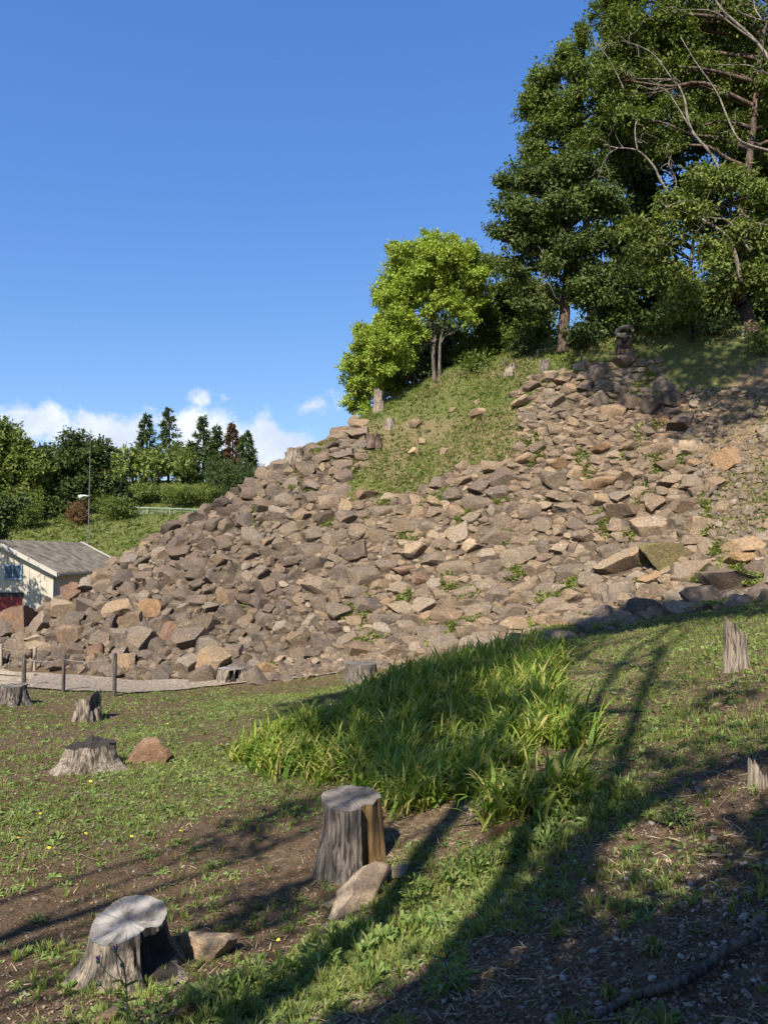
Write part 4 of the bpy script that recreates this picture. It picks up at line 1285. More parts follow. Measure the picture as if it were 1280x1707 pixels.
tree('broadleaf_tree', 'bushy yellow green tree at left end of the mound, reaching down to the ground', 'tree', None, [[b, at(640, 630, Yb2), at(620, 590, Yb2), at(610, 560, Yb2)]], .08, cl, M_LEAF_YEL, M_BARK_GREY, 24, 22, .092, .11, .1, .2, tpl=LEAF2,
     visible_limbs=[(smooth_path([at(700, 640, 25.7), at(688, 622, 25.7), at(677, 606, 25.7), at(678, 596, 25.7)]), .03, .015, M_BARK_GREY)])
# --- layered mid-green tree between the bright tree and the big brown trunk
b = gz((at(838, 600, 27.2)))
cl = []
for q in ((815, 445, 26), (838, 478, 32), (800, 520, 26), (860, 520, 38), (820, 545, 26), (790, 575, 26), (850, 575, 34), (880, 560, 34), (826, 590, 22), (770, 600, 22), (870, 470, 28)): cl += lumps(q[0], q[1], 27.0, q[2], 4, .6)
tree('broadleaf_tree', 'mid green layered tree between the bright tree and the big brown trunk', 'tree', None, [[b, at(838, 560, 27.2), at(840, 510, 27.2), at(838, 460, 27.2)]], .10, cl, M_LEAF_MID, M_BARK_DARK, 16, 20, .12, .18, .15, .5, tpl=LEAF2)

# --- tree with the big brown trunk: dark tiers of foliage
b = gz(hit(939, 584)); Yc = b[1]
cl = []
for q in ((905, 300, 44), (870, 345, 36), (930, 345, 44), (985, 335, 42), (846, 385, 26), (890, 400, 40), (948, 400, 42), (1005, 400, 36), (840, 300, 12), (862, 440, 30), (915, 452, 36), (975, 455, 40), (1022, 455, 30), (880, 495, 28), (990, 500, 34), (1030, 520, 30), (965, 290, 40), (1015, 350, 26), (870, 290, 26), (858, 410, 22), (900, 500, 26)):
    cl += lumps(q[0], q[1], Yc - .25, q[2], 6, .56, (1.3, 1.1, .48))
tree('tall_tree', 'tall dark tree on a thick reddish brown trunk at the crest', 'tree', None, [[b, at(940, 530, Yc), at(944, 480, Yc), at(946, 420, Yc + .2), at(950, 350, Yc + .5)]], .20, cl, M_LEAF_TIER, M_BARK, 15, 22, .12, .18, .30, .4, tpl=LEAF2,
     visible_limbs=[(smooth_path([at(905, 415, Yc - .6), at(903, 435, Yc - .7), at(909, 455, Yc - .7), at(898, 478, Yc - .7)]), .02, .012, M_BARK_GREY)])
# --- light evergreen behind it that makes the upper silhouette
b = gz(at(985, 570, 28.0))
cl = []
for q in ((905, 132, 34), (945, 112, 34), (890, 176, 28), (950, 165, 42), (1000, 140, 44), (898, 225, 34), (955, 232, 42), (915, 270, 30), (1010, 225, 46), (965, 66, 14), (972, 48, 10), (940, 80, 16), (882, 160, 20), (925, 190, 40), (1020, 290, 36), (880, 250, 22), (1015, 100, 34), (1030, 190, 34), (1040, 250, 30), (1020, 150, 34)):
    cl += lumps(q[0], q[1], 26.6, q[2], 5, .52)
tree('tall_tree', 'olive green evergreen tree making the left outline of the wood, above the dark tree', 'tree', None, [[b, at(985, 500, 28.0), at(975, 350, 27.8), at(965, 250, 27.6)]], .22, cl, M_LEAF_MID, M_BARK_DARK, 16, 22, .118, .19, .45, .4, tpl=LEAF2)
# --- big leaning tree on the right with bare pale branches
Yd = 22.4
b = gz(hit(1262, 566))
def BR(Y, *pts): return smooth_path([at(x, y, Y + .35 + k * .12) for k, (x, y) in enumerate(pts)], 5)
vb = [(BR(20.6, (1235, 470), (1215, 400), (1160, 360), (1122, 330), (1100, 300), (1089, 277), (1062, 251), (1025, 246), (1006, 240)), .10, .02, M_BARK_GREY),
      (BR(20.9, (1062, 251), (1058, 225), (1059, 202)), .04, .02, M_BARK_GREY), (BR(20.8, (1030, 246), (1010, 262), (994, 302)), .03, .01, M_BARK_GREY),
      (BR(21.2, (1230, 400), (1194, 274), (1152, 217), (1139, 161), (1122, 135), (1090, 132), (1059, 131)), .085, .022, M_BARK_GREY), (BR(21.2, (1152, 217), (1111, 152), (1088, 150), (1066, 142)), .04, .015, M_BARK_GREY),
      (BR(21.2, (1122, 135), (1090, 92), (1060, 75), (1035, 68)), .035, .012, M_BARK_GREY), (BR(21.0, (1040, 150), (1026, 120), (1010, 92), (995, 75)), .025, .01, M_BARK_GREY),
      (BR(20.8, (1300, 258), (1280, 251), (1235, 236), (1216, 206), (1194, 154), (1160, 105), (1134, 62)), .075, .02, M_BARK_GREY),
      (BR(20.4, (1310, 150), (1280, 97), (1250, 60), (1205, 19), (1186, -10)), .10, .05, M_BARK_GREY), (BR(20.4, (1262, 72), (1225, 45), (1190, 20), (1150, 16), (1120, 18)), .05, .015, M_BARK_GREY),
      (BR(20.8, (1310, 140), (1280, 124), (1246, 109), (1190, 109)), .06, .02, M_BARK_GREY), (BR(20.5, (1300, 44), (1280, 37), (1250, 28), (1227, 19)), .05, .02, M_BARK_GREY), (BR(20.5, (1270, 34), (1258, 15), (1255, -5)), .03, .02, M_BARK_GREY),
      (BR(20.5, (1250, 420), (1216, 371), (1190, 364), (1164, 360)), .07, .025, M_BARK_GREY), (BR(20.5, (1182, 366), (1166, 380), (1160, 397), (1170, 440), (1174, 472)), .03, .008, M_BARK_GREY),
      (BR(20.3, (1280, 375), (1256, 370), (1235, 352)), .03, .01, M_BARK_GREY), (BR(20.3, (1110, 330), (1108, 370), (1098, 415)), .014, .006, M_BARK_GREY), (BR(20.6, (1122, 330), (1126, 300), (1112, 272)), .03, .01, M_BARK_GREY)]
cl = []
for q in ((1020, 60, 34), (1030, 130, 34), (1060, 200, 36), (1090, 240, 34), (1150, 120, 44), (1010, 20, 26), (1040, 30, 40), (1064, 105, 42), (1108, 50, 52), (1170, 30, 52), (1240, 40, 52), (1280, 130, 52), (1215, 140, 46), (1130, 190, 40), (1036, 175, 34), (1262, 215, 46), (1200, 235, 40), (1350, 90, 60), (1350, 220, 60), (1050, -50, 50), (1150, -60, 60), (1260, -60, 60), (1020, 0, 26), (1030, 90, 30), (1350, -40, 60)):
    cl += lumps(q[0], q[1], Yd + .9, q[2], 5, .52)
cl2 = []
for q in ((1098, 400, 40), (1080, 445, 32), (1130, 470, 38), (1150, 345, 34), (1160, 300, 28), (1215, 300, 32), (1262, 330, 38), (1245, 400, 40), (1190, 420, 36), (1255, 465, 36), (1165, 510, 26), (1100, 350, 30), (1190, 490, 26), (1060, 420, 22), (1340, 350, 50), (1330, 450, 50), (1060, 380, 20), (1110, 510, 22)):
    cl2 += lumps(q[0], q[1], Yd - 1.2, q[2], 5, .52)
tree('leaning_tree', 'huge evergreen tree at right with bare pale branches and a leaning trunk', 'tree', None, [[b, at(1240, 515, Yd), at(1225, 480, Yd - .2), at(1235, 380, Yd), at(1250, 250, Yd + .3), at(1270, 60, Yd + .5)]], .20, cl, M_LEAF_MID, M_BARK, 15, 22, .112, .2, .45, .2, visible_limbs=vb, tpl=LEAF2)
bb = gz(hit(1150, 566))
tree('broadleaf_tree', 'sunlit low drooping sprays of the leaning tree, set apart with lighter leaf colour', 'tree', None, [[bb, at(1155, 520, bb[1]), at(1150, 450, bb[1] - .2), at(1160, 360, bb[1] - .4)]], .09, cl2, M_LEAF_BUSH, M_BARK_DARK, 14, 20, .125, .19, .4, .3, tpl=LEAF2)  # leaning tree's lit lower foliage: sunlight put into lighter leaves, own trunk added
# --- the wood behind
WD = [('shade tree standing deep in the wood behind the leaning tree', ((1050, 120, 46), (1045, 200, 46), (1060, 290, 40), (1075, 180, 46), (1040, 60, 40), (1085, 320, 36), (1180, 200, 80), (1250, 120, 80), (1100, 260, 60), (1250, 300, 70), (1180, 330, 60), (1110, 110, 60), (1180, 60, 60), (1120, 40, 50), (1300, 200, 70)), 26.5, (1190, 560)),
      ('dark tree in the wood right of the thick brown trunk', ((1050, 480, 46), (1020, 540, 36), (1080, 540, 44), (1110, 470, 40), (1040, 420, 34), (1080, 400, 36), (1000, 545, 30), (1048, 365, 26), (1075, 350, 30)), 26.8, (1050, 575)),
      ('dark tree in the wood at right edge, under the leaning tree', ((1200, 480, 60), (1270, 500, 60), (1150, 520, 44), (1230, 400, 60), (1300, 420, 70), (1210, 540, 40), (1280, 545, 36)), 26.0, (1215, 575)),
      ('dark tree in the shade left of the thick brown trunk', ((880, 540, 36), (910, 560, 30), (850, 560, 30), (900, 500, 36), (800, 590, 26), (760, 600, 24), (840, 520, 30)), 29.0, (880, 605)),
      ('dark tree in the gloom right behind the bright forked tree', ((700, 600, 34), (680, 570, 30), (760, 560, 34), (720, 560, 30), (780, 610, 24), (660, 640, 22), (740, 610, 26)), 28.6, (715, 640))]
for lab, qs, Y, bp in WD:
    cl = []
    for q in qs: cl += lumps(q[0], q[1], Y, q[2], 5, .55)
    b = gz(at(bp[0], bp[1], Y))
    tree('forest_tree', lab, 'tree', 'trees of the dark wood on the mound', [[b, at(bp[0] + 4, bp[1] - 120, Y), at(qs[0][0], qs[0][1] + 30, Y)]], .16, cl, M_LEAF_DARK, M_BARK_DARK, 7, 18, .19, .26, .2, .5, tpl=LEAF2)


def shrub(label, px, py, w, h, mat, size=.09, dens=14, name='shrub', Y=None, n=4):
    g = hit(px, py) if Y is None else gz(at(px, py, Y))
    s = g[1] / FPX
    cl = []
    for _ in range(n):
        cl.append((g + np.array([RNG.uniform(-.3, .3) * w * s, RNG.uniform(-.2, .3) * w * s, h * s * RNG.uniform(.3, .62)]), (w * s * RNG.uniform(.22, .34), w * s * .28, h * s * RNG.uniform(.28, .42))))
    root = empty(name, g, label, 'shrub', 'shrubs at the edge of the wood' if px > 500 else 'shrubs on the far hillside')
    mb = MB()
    for c, R in cl: mb.tube(limb_path(g + np.array([0, 0, -.1]), c, n=3), [.03 * h * s * .4 + .008] * 4 + [.008] * 3, 5)
    link('stems', raw_mesh('stems', np.concatenate(mb.v) - g, [np.concatenate(f) for f in mb.f.values()], True), M_BARK_DARK, root)
    V, F = leaves_mesh(cl, dens, 14, size * 1.1, size * 2.0, .1, tpl=LEAF2)
    link('foliage', raw_mesh('foliage', V - g, F), mat, root)


shrub('low green shrub right of the hollow stump at the forest edge', 1110, 560, 80, 42, M_LEAF_MID)
shrub('dark shrub filling the gap right behind the thick brown trunk', 972, 578, 76, 44, M_LEAF_DARK, .13, 16)
shrub('green shrub just behind the hollow stump', 1030, 560, 56, 34, M_LEAF_DARK)
shrub('leafy shrub at right edge of the crest, in the shade', 1274, 596, 44, 70, M_LEAF_MID)
shrub('fern like shrub left of the thick brown trunk', 880, 592, 60, 46, M_LEAF_DARK)
shrub('mid green shrub beside the pale forked trunks', 790, 622, 60, 52, M_LEAF_MID)
shrub('dark shrub under the bright forked tree', 690, 640, 60, 44, M_LEAF_DARK)
shrub('shrub deep in shade below the leaning trunk', 1190, 562, 80, 40, M_LEAF_DARK)

# --- far hill on the left
HILL = [('big_tree', 'large dark round tree behind the mast on the far hill', ((100, 765, 38), (145, 752, 42), (120, 800, 46), (176, 788, 38), (84, 812, 40), (150, 830, 42), (195, 822, 28), (125, 742, 26), (110, 840, 34), (185, 845, 22), (75, 770, 26), (165, 758, 28)), 70, (135, 846), M_LEAF_DARK),
        ('big_tree', 'lighter green tree at the left edge of the far hill', ((5, 738, 36), (35, 768, 36), (15, 800, 40), (62, 795, 30), (45, 742, 24), (-30, 760, 44), (50, 825, 34), (10, 835, 34)), 68, (20, 850), M_LEAF_BUSH),
        ('big_tree', 'dark tree at left edge behind the shed roof', ((0, 850, 26), (-30, 830, 40), (22, 840, 20), (0, 880, 20)), 52, (0, 900), M_LEAF_DARK)]
for nm, lab, qs, Y, bp, m in HILL:
    cl = []
    for q in qs: cl += lumps(q[0], q[1], Y, q[2], 4, .56)
    b = gz(at(bp[0], bp[1], Y))
    tree(nm, lab, 'tree', 'trees on the far hill', [[b, at(bp[0], bp[1] - 40, Y), at(qs[0][0], qs[0][1] + 10, Y)]], .25, cl, m, M_BARK_DARK, 3.4, 18, .30, .42, .1, .4, tpl=LEAF2)
HS = [('light green shrub in front of the dark round tree', 75, 862, 60, 40, M_LEAF_BUSH), ('green shrub at foot of the mast', 170, 858, 50, 30, M_LEAF_MID), ('broad green shrub left of the mast', 118, 850, 50, 36, M_LEAF_BUSH),
      ('leafy shrub above the shed roof at left', 30, 882, 60, 44, M_LEAF_BUSH), ('yellowish shrub right of the dark round tree', 222, 800, 60, 40, M_LEAF_BUSH), ('bushy shrub under the left pair of conifers', 265, 800, 66, 44, M_LEAF_BUSH),
      ('darker shrub under the gap in the conifers', 312, 808, 56, 44, M_LEAF_MID), ('dark green shrub under the browned conifer', 375, 818, 70, 56, M_LEAF_DARK), ('pale shrub at right end of the conifer row', 425, 815, 44, 40, M_LEAF_MID),
      ('low shrub in the middle of the green hillside', 240, 838, 70, 24, M_LEAF_BUSH), ('long low shrub above the wire fence', 320, 840, 80, 24, M_LEAF_BUSH), ('tiny leafy shrub behind the skyline stump', 455, 795, 34, 30, M_LEAF_BUSH),
      ('pinkish dry shrub on the slope above the shed roof', 130, 876, 40, 28, M_LEAF_RUST), ('grey green shrub between the mast and the fence', 200, 866, 50, 24, M_LEAF_MID)]
for lab, px, py, w, h, m in HS: shrub(lab, px, py, w * 1.15, h * 1.5, m, .14, 8.5, 'hill_shrub', Y={455: 46.0, 425: 62.0, 375: 72.0}.get(px))


def conifer(label, px, top, base, w, mat, Y=84, seed=0):
    g = gz(at(px, base, Y)); s = Y / FPX
    zt = at(px, top, Y)[2]; h = zt - g[2]; r = w * s / 2 * 1.15
    root = empty('conifer', g, label, 'conifer', 'conifers on the ridge of the far hill')
    mb = MB().tube([[0, 0, 0], [.05, 0, h * .5], [0, 0, h * .98]], [.16, .11, .03], 8)
    link('trunk', raw_mesh('trunk', np.concatenate(mb.v), [np.concatenate(f) for f in mb.f.values()], True), M_BARK_DARK, root)
    pos, dr, nm = [], [], []
    nb = 120
    for i in range(nb):
        t = (i + RNG.random()) / nb
        z = h * (.10 + .9 * t); L = r * (1.05 * (1 - t) ** .75 + .06) * RNG.uniform(.55, 1.2)
        a = RNG.uniform(0, 2 * PI); d = np.array([math.cos(a), math.sin(a), RNG.uniform(-.28, .12)])
        k = int(14 + 26 * (1 - t))
        u = RNG.uniform(.12, 1.0, k) ** .8
        q = np.array([0, 0, z]) + d * (u * L)[:, None] + np.array([0, 0, .18]) * (u ** 2 * L)[:, None] + RNG.standard_normal((k, 3)) * np.array([.10, .10, .07]) * (L * .6 + .2)
        pos.append(q); dr.append(norm(d + RNG.standard_normal((k, 3)) * .5)); nm.append(norm(np.array([0, 0, 1.0]) + RNG.standard_normal((k, 3)) * .4))
    pos, dr, nm = map(np.concatenate, (pos, dr, nm))
    V, F = scatter(NEEDLE[0], NEEDLE[1], pos, frames(dr, nm), RNG.uniform(.3, .6, len(pos)))
    link('foliage', raw_mesh('foliage', V, F), mat, root)


conifer('dark conifer at left end of the ridge row', 244, 692, 800, 42, M_LEAF_BLUE)
conifer('tallest conifer, with a sharp tip, second from left on the ridge', 281, 682, 806, 52, M_LEAF_BLUE)
conifer('slender light green conifer in the middle of the ridge row', 338, 695, 806, 46, M_LEAF_BLUE)
conifer('thin conifer half hidden just left of the browned one', 361, 711, 806, 36, M_LEAF_BLUE)
conifer('half dead conifer with rusty brown needles', 387, 706, 806, 38, M_LEAF_RUST)
conifer('sparse leaning conifer at right end of the ridge row', 410, 721, 812, 46, M_LEAF_BLUE)
conifer('short bushy conifer between the tallest and the slender one', 318, 738, 806, 34, M_LEAF_BLUE)

# ------------------------------------------------------------------ low vegetation and litter (nobody could count it)
def sample(n, y0, y1, p=-.7, wide=1.5):
    n = int(n * 1.45)
    u = RNG.random(n); q = p + 1.0001
    Y = (y0 ** q + u * (y1 ** q - y0 ** q)) ** (1 / q)
    X = RNG.uniform(-1, 1, n) * (.5 * Y * wide + .7)
    return X, Y


def make_tuft(k, seed, curve=.5, w=.05, seg=2):
    """k blades from one root, unit height"""
    r = np.random.default_rng(seed); V, F4, F3 = [], [], []
    for i in range(k):
        a = r.uniform(0, 2 * PI); h = r.uniform(.55, 1.0); lean = r.uniform(.1, .8) * curve * 1.6
        d = np.array([math.cos(a), math.sin(a), 0]); s = np.array([-d[1], d[0], 0]) * w * r.uniform(.7, 1.3)
        b = d * r.uniform(0, .16); n0 = len(V)
        V += [b - s * .7, b + s * .7]
        m = b + d * lean * .35 * h + np.array([0, 0, h * .6]); V += [m - s, m + s]
        V += [b + d * lean * h + np.array([0, 0, h * (1 - .25 * lean)])]
        F4.append([n0, n0 + 1, n0 + 3, n0 + 2]); F3.append([n0 + 2, n0 + 3, n0 + 4])
    return np.array(V), [np.array(F4), np.array(F3)]


def make_rosette(k, seed, up=.35, w=.17, notch=True):
    r = np.random.default_rng(seed); V, F4 = [], []
    for i in range(k):
        a = 2 * PI * i / k + r.uniform(-.4, .4); L = r.uniform(.6, 1.0); e = up * r.uniform(.4, 1.6)
        d = np.array([math.cos(a), math.sin(a), 0]); s = np.array([-d[1], d[0], 0]) * w * r.uniform(.8, 1.2); z = np.array([0, 0, 1.0])
        n0 = len(V)
        V += [d * .05, d * L * .45 + s * .75 + z * e * .62, d * L * .8 + s * .8 + z * e * .75, d * L + z * e * .6, d * L * .8 - s * .8 + z * e * .75, d * L * .45 - s * .75 + z * e * .62, d * L * .5 + z * e * .5]
        F4 += [[n0, n0 + 1, n0 + 2, n0 + 6], [n0 + 6, n0 + 2, n0 + 3, n0 + 4], [n0, n0 + 6, n0 + 4, n0 + 5]]
    return np.array(V), [np.array(F4)]


def spread(name, label, cat, tpls, X, Y, size, mat, tilt=.15, lift=-.005, zfun=None, spin=True, flatrock=None):
    n = len(X)
    Z = H(X, Y)
    P = np.stack([X, Y, Z + lift], -1)
    k = RNG.integers(0, len(tpls), n)
    mb = MB()
    for i, (tv, tf) in enumerate(tpls):
        s = np.nonzero(k == i)[0]
        if len(s) == 0: continue
        up = norm(np.array([0, 0, 1.0]) + RNG.standard_normal((len(s), 3)) * tilt)
        a = RNG.uniform(0, 2 * PI, len(s))
        d = np.stack([np.cos(a), np.sin(a), 0 * a], -1)
        d = norm(d - (d * up).sum(-1, keepdims=True) * up)
        fr = np.stack([np.cross(d, up), d, up], -1)
        V, F = scatter(tv, tf, P[s], fr, size[s] if size.ndim == 1 else size[s, :])
        mb.add(V, *F)
    loc = np.array([float(X.mean()), float(Y.mean()), float(Z.mean())])
    o = mb.build(name, mat, None, False, loc=loc)
    return tag(o, label, cat, None, 'stuff')


def lite_tuft(k, seed, w=.06):
    r = np.random.default_rng(seed); V, F = [], []
    for i in range(k):
        a = r.uniform(0, 2 * PI); h = r.uniform(.55, 1.0); d = np.array([math.cos(a), math.sin(a), 0]); s = np.array([-d[1], d[0], 0]) * w; b = d * r.uniform(0, .25)
        V += [b - s, b + s, b + d * r.uniform(.1, .6) * h + np.array([0, 0, h])]; F.append([3 * i, 3 * i + 1, 3 * i + 2])
    return np.array(V), [np.array(F)]


def lite_rosette(k, seed, up=.5, w=.26):
    r = np.random.default_rng(seed); V, F = [], []
    for i in range(k):
        a = 2 * PI * i / k + r.uniform(-.5, .5); L = r.uniform(.6, 1.0); e = up * r.uniform(.3, 1.5); d = np.array([math.cos(a), math.sin(a), 0]); s = np.array([-d[1], d[0], 0]) * w * r.uniform(.8, 1.25); z = np.array([0, 0, 1.0])
        V += [d * .05, d * L * .6 + s + z * e * .75, d * L + z * e * .6, d * L * .6 - s + z * e * .75]; F.append([4 * i, 4 * i + 1, 4 * i + 2, 4 * i + 3])
    return np.array(V), [np.array(F)]


LT = [lite_tuft(6, 140 + i) for i in range(5)]
LR = [lite_rosette(4, 150 + i) for i in range(4)]
TUFT = [make_tuft(9, 40 + i) for i in range(5)]
TUFT_FINE = [make_tuft(12, 60 + i, .7, .035) for i in range(5)]
ROSE = [make_rosette(7, 20 + i) for i in range(5)]
CLOVER = [make_rosette(5, 30 + i, .55, .26) for i in range(4)]
TALLW = [make_rosette(9, 50 + i, 1.1, .13) for i in range(4)]


def near_mask(X, Y):
    P = np.stack([X, Y, H0(X, Y)], -1)
    px, py = project(P)
    return ~(inpoly(px, py, RUB_POLY) & (Y > 13)) & (Y < 17.8) & ~inpoly(px, py, [(-160, 1110), (0, 1118), (250, 1137), (400, 1134), (570, 1118), (575, 1122), (330, 1148), (200, 1156), (0, 1146), (-160, 1148)])


def lawn():
    X, Y = sample(210000, 2.0, 17.5, -.9)
    c = COVER(X, Y) * 1.2 - .14 + (fbm(X * 1.3, Y * 1.3, 61, 3) - .5) * 1.15 + (fbm(X * 5, Y * 5, 62, 2) - .5) * .7
    m = (RNG.random(len(X)) < np.clip(c, 0, 1) ** 1.5) & near_mask(X, Y)
    X, Y = X[m], Y[m]
    sel = RNG.random(len(X))
    a = sel < .72
    spread('clover_cover', 'low clover and chickweed carpeting the foreground slope in patches', 'ground cover', LR, X[a][:52000], Y[a][:52000], RNG.uniform(.012, .030, a.sum())[:52000] * (1 + Y[a][:52000] * .035), M_WEED, .3)
    b2 = (sel >= .72) & (sel < .79) & (Y > 6)
    spread('far_lawn_weeds', 'broad leaved weeds further down the slope towards the path', 'weeds', LR, X[b2], Y[b2], RNG.uniform(.03, .075, b2.sum()), M_WEED, .2)
    b = (sel >= .72) & (sel < .79) & (Y <= 6)
    spread('broadleaf_weeds', 'scattered broad leaved weeds growing over the foreground soil', 'weeds', ROSE, X[b], Y[b], RNG.uniform(.03, .075, b.sum()), M_WEED, .2)
    g = (sel >= .79) & (Y < 5.2)
    spread('short_grass', 'short grass tufts scattered over the foreground slope', 'grass', TUFT_FINE, X[g], Y[g], RNG.uniform(.03, .09, g.sum()), M_GRASS, .2)
    g2 = (sel >= .79) & (Y >= 5.2)
    spread('far_lawn_grass', 'short grass further down the slope towards the path', 'grass', LT, X[g2], Y[g2], RNG.uniform(.03, .09, g2.sum()), M_GRASS, .2)
    print('lawn', a.sum(), b.sum(), g.sum())
    # lush weeds along the sunlit strip
    X, Y = sample(30000, 3.0, 7.0, -.9)
    px, py = project(np.stack([X, Y, H0(X, Y)], -1))
    q = inpoly(px, py, [(300, 1707), (480, 1620), (620, 1530), (720, 1470), (830, 1420), (950, 1340), (1040, 1310), (1060, 1340), (960, 1400), (850, 1470), (760, 1560), (620, 1640), (440, 1707)])
    m = q & (RNG.random(len(X)) < np.clip((fbm(X * 2.6, Y * 2.6, 66, 3) - .46) * 5, 0, .42))
    X, Y = X[m], Y[m]
    h = len(X) // 2
    spread('lush_weeds', 'lush bright weeds in the sunlit strip below the iris bed', 'weeds', TALLW + ROSE, X[:h], Y[:h], RNG.uniform(.05, .115, h), M_WEED, .25)
    spread('strip_grass', 'longer grass mixed into the sunlit strip of weeds', 'grass', TUFT, X[h:], Y[h:], RNG.uniform(.06, .17, len(X) - h), M_GRASS, .25)


lawn()


def lawn_flowers():
    X, Y = sample(900, 4.5, 11, -.6)
    m = (COVER(X, Y) > .5) & near_mask(X, Y) & (X < 0); X, Y = X[m][:70], Y[m][:70]
    disc = []
    a = np.arange(8) * PI / 4
    V = np.concatenate([np.stack([np.cos(a), np.sin(a), .25 + 0 * a], -1), [[0, 0, 0], [0, 0, .5]]])
    F = [[k, (k + 1) % 8, 9] for k in range(8)] + [[(k + 1) % 8, k, 8] for k in range(8)]
    spread('lawn_flowers', 'tiny yellow flowers dotted through the short green cover', 'flowers', [(V, [np.array(F)])], X, Y, RNG.uniform(.008, .014, len(X)), M_YELLOW, .5, .05)


M_YELLOW = plain('dandelion_yellow', (.75, .52, .03), .7)
lawn_flowers()


def dry_bits():
    X, Y = sample(46000, 2.0, 14, -.8)
    d = DRY(X, Y) + (fbm(X * 1.6, Y * 1.6, 71, 3) - .5) * .9
    m = (RNG.random(len(X)) < np.clip(d * .6, 0.015, 1)) & near_mask(X, Y)
    X, Y = X[m], Y[m]
    straw = (np.array([[-.035, 0, .02], [.035, 0, .02], [.03, .5, .07], [-.03, .5, .07], [0, 1, .02]]), [np.array([[0, 1, 2, 3]]), np.array([[3, 2, 4]])])
    spread('straw_litter', 'dry straw and dead blades lying over the bank', 'litter', [straw], X, Y, RNG.uniform(.02, .085, len(X)), M_STRAW, .35, .004)
    X, Y = sample(26000, 2.0, 12, -1.1)
    m = near_mask(X, Y); X, Y = X[m], Y[m]
    bit = (np.array([[-.3, -.5, 0], [.35, -.4, .12], [.3, .5, .02], [-.35, .4, .16]]), [np.array([[0, 1, 2, 3]])])
    spread('leaf_litter', 'brown leaf scraps and bark chips on the dark soil', 'litter', [bit], X, Y, RNG.uniform(.006, .022, len(X)), plain('leaf_scrap', (.17, .11, .07), .9, 0, .7, 60), .5, .004)
    X, Y = sample(3200, 2.0, 7, -1.0)
    m = near_mask(X, Y); X, Y = X[m], Y[m]
    spread('soil_clods', 'small crumbs and clods of brown soil', 'soil', [(rock(600 + i, 2, planes=4)[0], [ICO[2][1]]) for i in range(3)] if False else [(ico(1)[0] * np.array([1, .8, .7]), [ico(1)[1]])], X, Y, np.exp(RNG.normal(math.log(.008), .5, len(X))).clip(.003, .025), plain('soil_clod', (.085, .052, .035), .95, 0, .5, 40), .6, 0)
    # twigs
    mb = MB()
    X, Y = sample(260, 2.1, 9, -1.1)
    for x, y in zip(X, Y):
        a = RNG.uniform(0, 2 * PI); L = RNG.uniform(.05, .22)
        t = np.linspace(-.5, .5, 4)[:, None]; P = np.array([x, y, 0]) + np.array([math.cos(a), math.sin(a), 0]) * t * L + RNG.standard_normal((4, 3)) * .008
        P[:, 2] = H(P[:, 0], P[:, 1]) + .012 + RNG.random(4) * .01
        mb.tube(P, RNG.uniform(.0012, .003), 4, cap=False)
    tag(mb.build('twigs', plain('dry_twig', (.20, .15, .105), .9), None, True, loc=np.array([0, 4, -2])), 'thin dry twigs strewn on the bare soil', 'twigs', None, 'stuff')


dry_bits()
PEB = idw([(1000, 1500, .55), (1100, 1550, .7), (1200, 1640, 1.0), (1240, 1500, .9), (900, 1560, .45), (1000, 1640, .75), (800, 1660, .35), (640, 1690, .15), (1100, 1430, .4), (1150, 1360, .3), (60, 1640, .12), (300, 1500, .06), (100, 1300, .03),
           (400, 1400, .04), (800, 1400, .25), (600, 1600, .08), (1100, 1200, .06), (1000, 1120, .08), (400, 1640, .12), (700, 1420, .15)])


def pebbles():
    X, Y = sample(52000, 1.9, 12, -1.0)
    d = PEB(X, Y) * (.4 + 1.2 * vnoise(X * 3, Y * 3, 81))
    m = (RNG.random(len(X)) < d * .34) & near_mask(X, Y); X, Y = X[m], Y[m]
    V0, F0 = ico(1) if False else ICO_LO
    tpl = []
    for i in range(8):
        r = np.random.default_rng(500 + i); V = V0.copy()
        for _ in range(5):
            nn = norm(r.standard_normal(3)); V -= np.maximum(V @ nn - r.uniform(.5, .85), 0)[:, None] * nn
        tpl.append((V * np.array([1, .8, .55]), [F0]))
    size = np.exp(RNG.normal(math.log(.0075), .55, len(X))).clip(.003, .035)
    o = spread('pebbles', 'pale angular pebbles scattered over the dark soil at right', 'pebbles', tpl, X, Y, size, M_PEB, .4, .002)
    print('pebbles', len(X))
    # gravel between the stones of the slope foot
    X = RNG.uniform(-4, 1.6, 16000); Y = RNG.uniform(15.5, 19, 16000)
    px, py = project(np.stack([X, Y, H0(X, Y)], -1))
    m = inpoly(px, py, [(395, 1135), (440, 1100), (560, 1090), (680, 1085), (640, 1115), (560, 1122), (470, 1130)]); X, Y = X[m][:5000], Y[m][:5000]
    spread('rubble_gravel', 'pale rubble gravel at the foot of the stone slope above the path', 'gravel', tpl, X, Y, RNG.uniform(.02, .06, len(X)), M_STONE, .4, .0)


ICO_LO = ico(1)
def peb_mat():
    m, t, p = new_mat('pale_pebble')
    g = t.add('ShaderNodeNewGeometry')
    c = t.ramp(g.outputs['Random Per Island'], [(0, (.12, .095, .075)), (.35, (.16, .125, .095)), (.6, (.22, .18, .14)), (.9, (.32, .28, .23)), (1, (.18, .14, .11))])
    t.l.new(c, p.inputs['Base Color']); p.inputs['Roughness'].default_value = .85
    return m
M_PEB = peb_mat()
pebbles()

IRIS_POLY = [(384, 1262), (440, 1238), (520, 1205), (590, 1168), (690, 1128), (800, 1098), (890, 1082), (930, 1100), (905, 1160), (935, 1205), (985, 1235), (1005, 1268), (965, 1322), (915, 1362), (860, 1372), (790, 1350), (755, 1338), (700, 1356), (640, 1345), (600, 1318), (520, 1300), (440, 1288)]


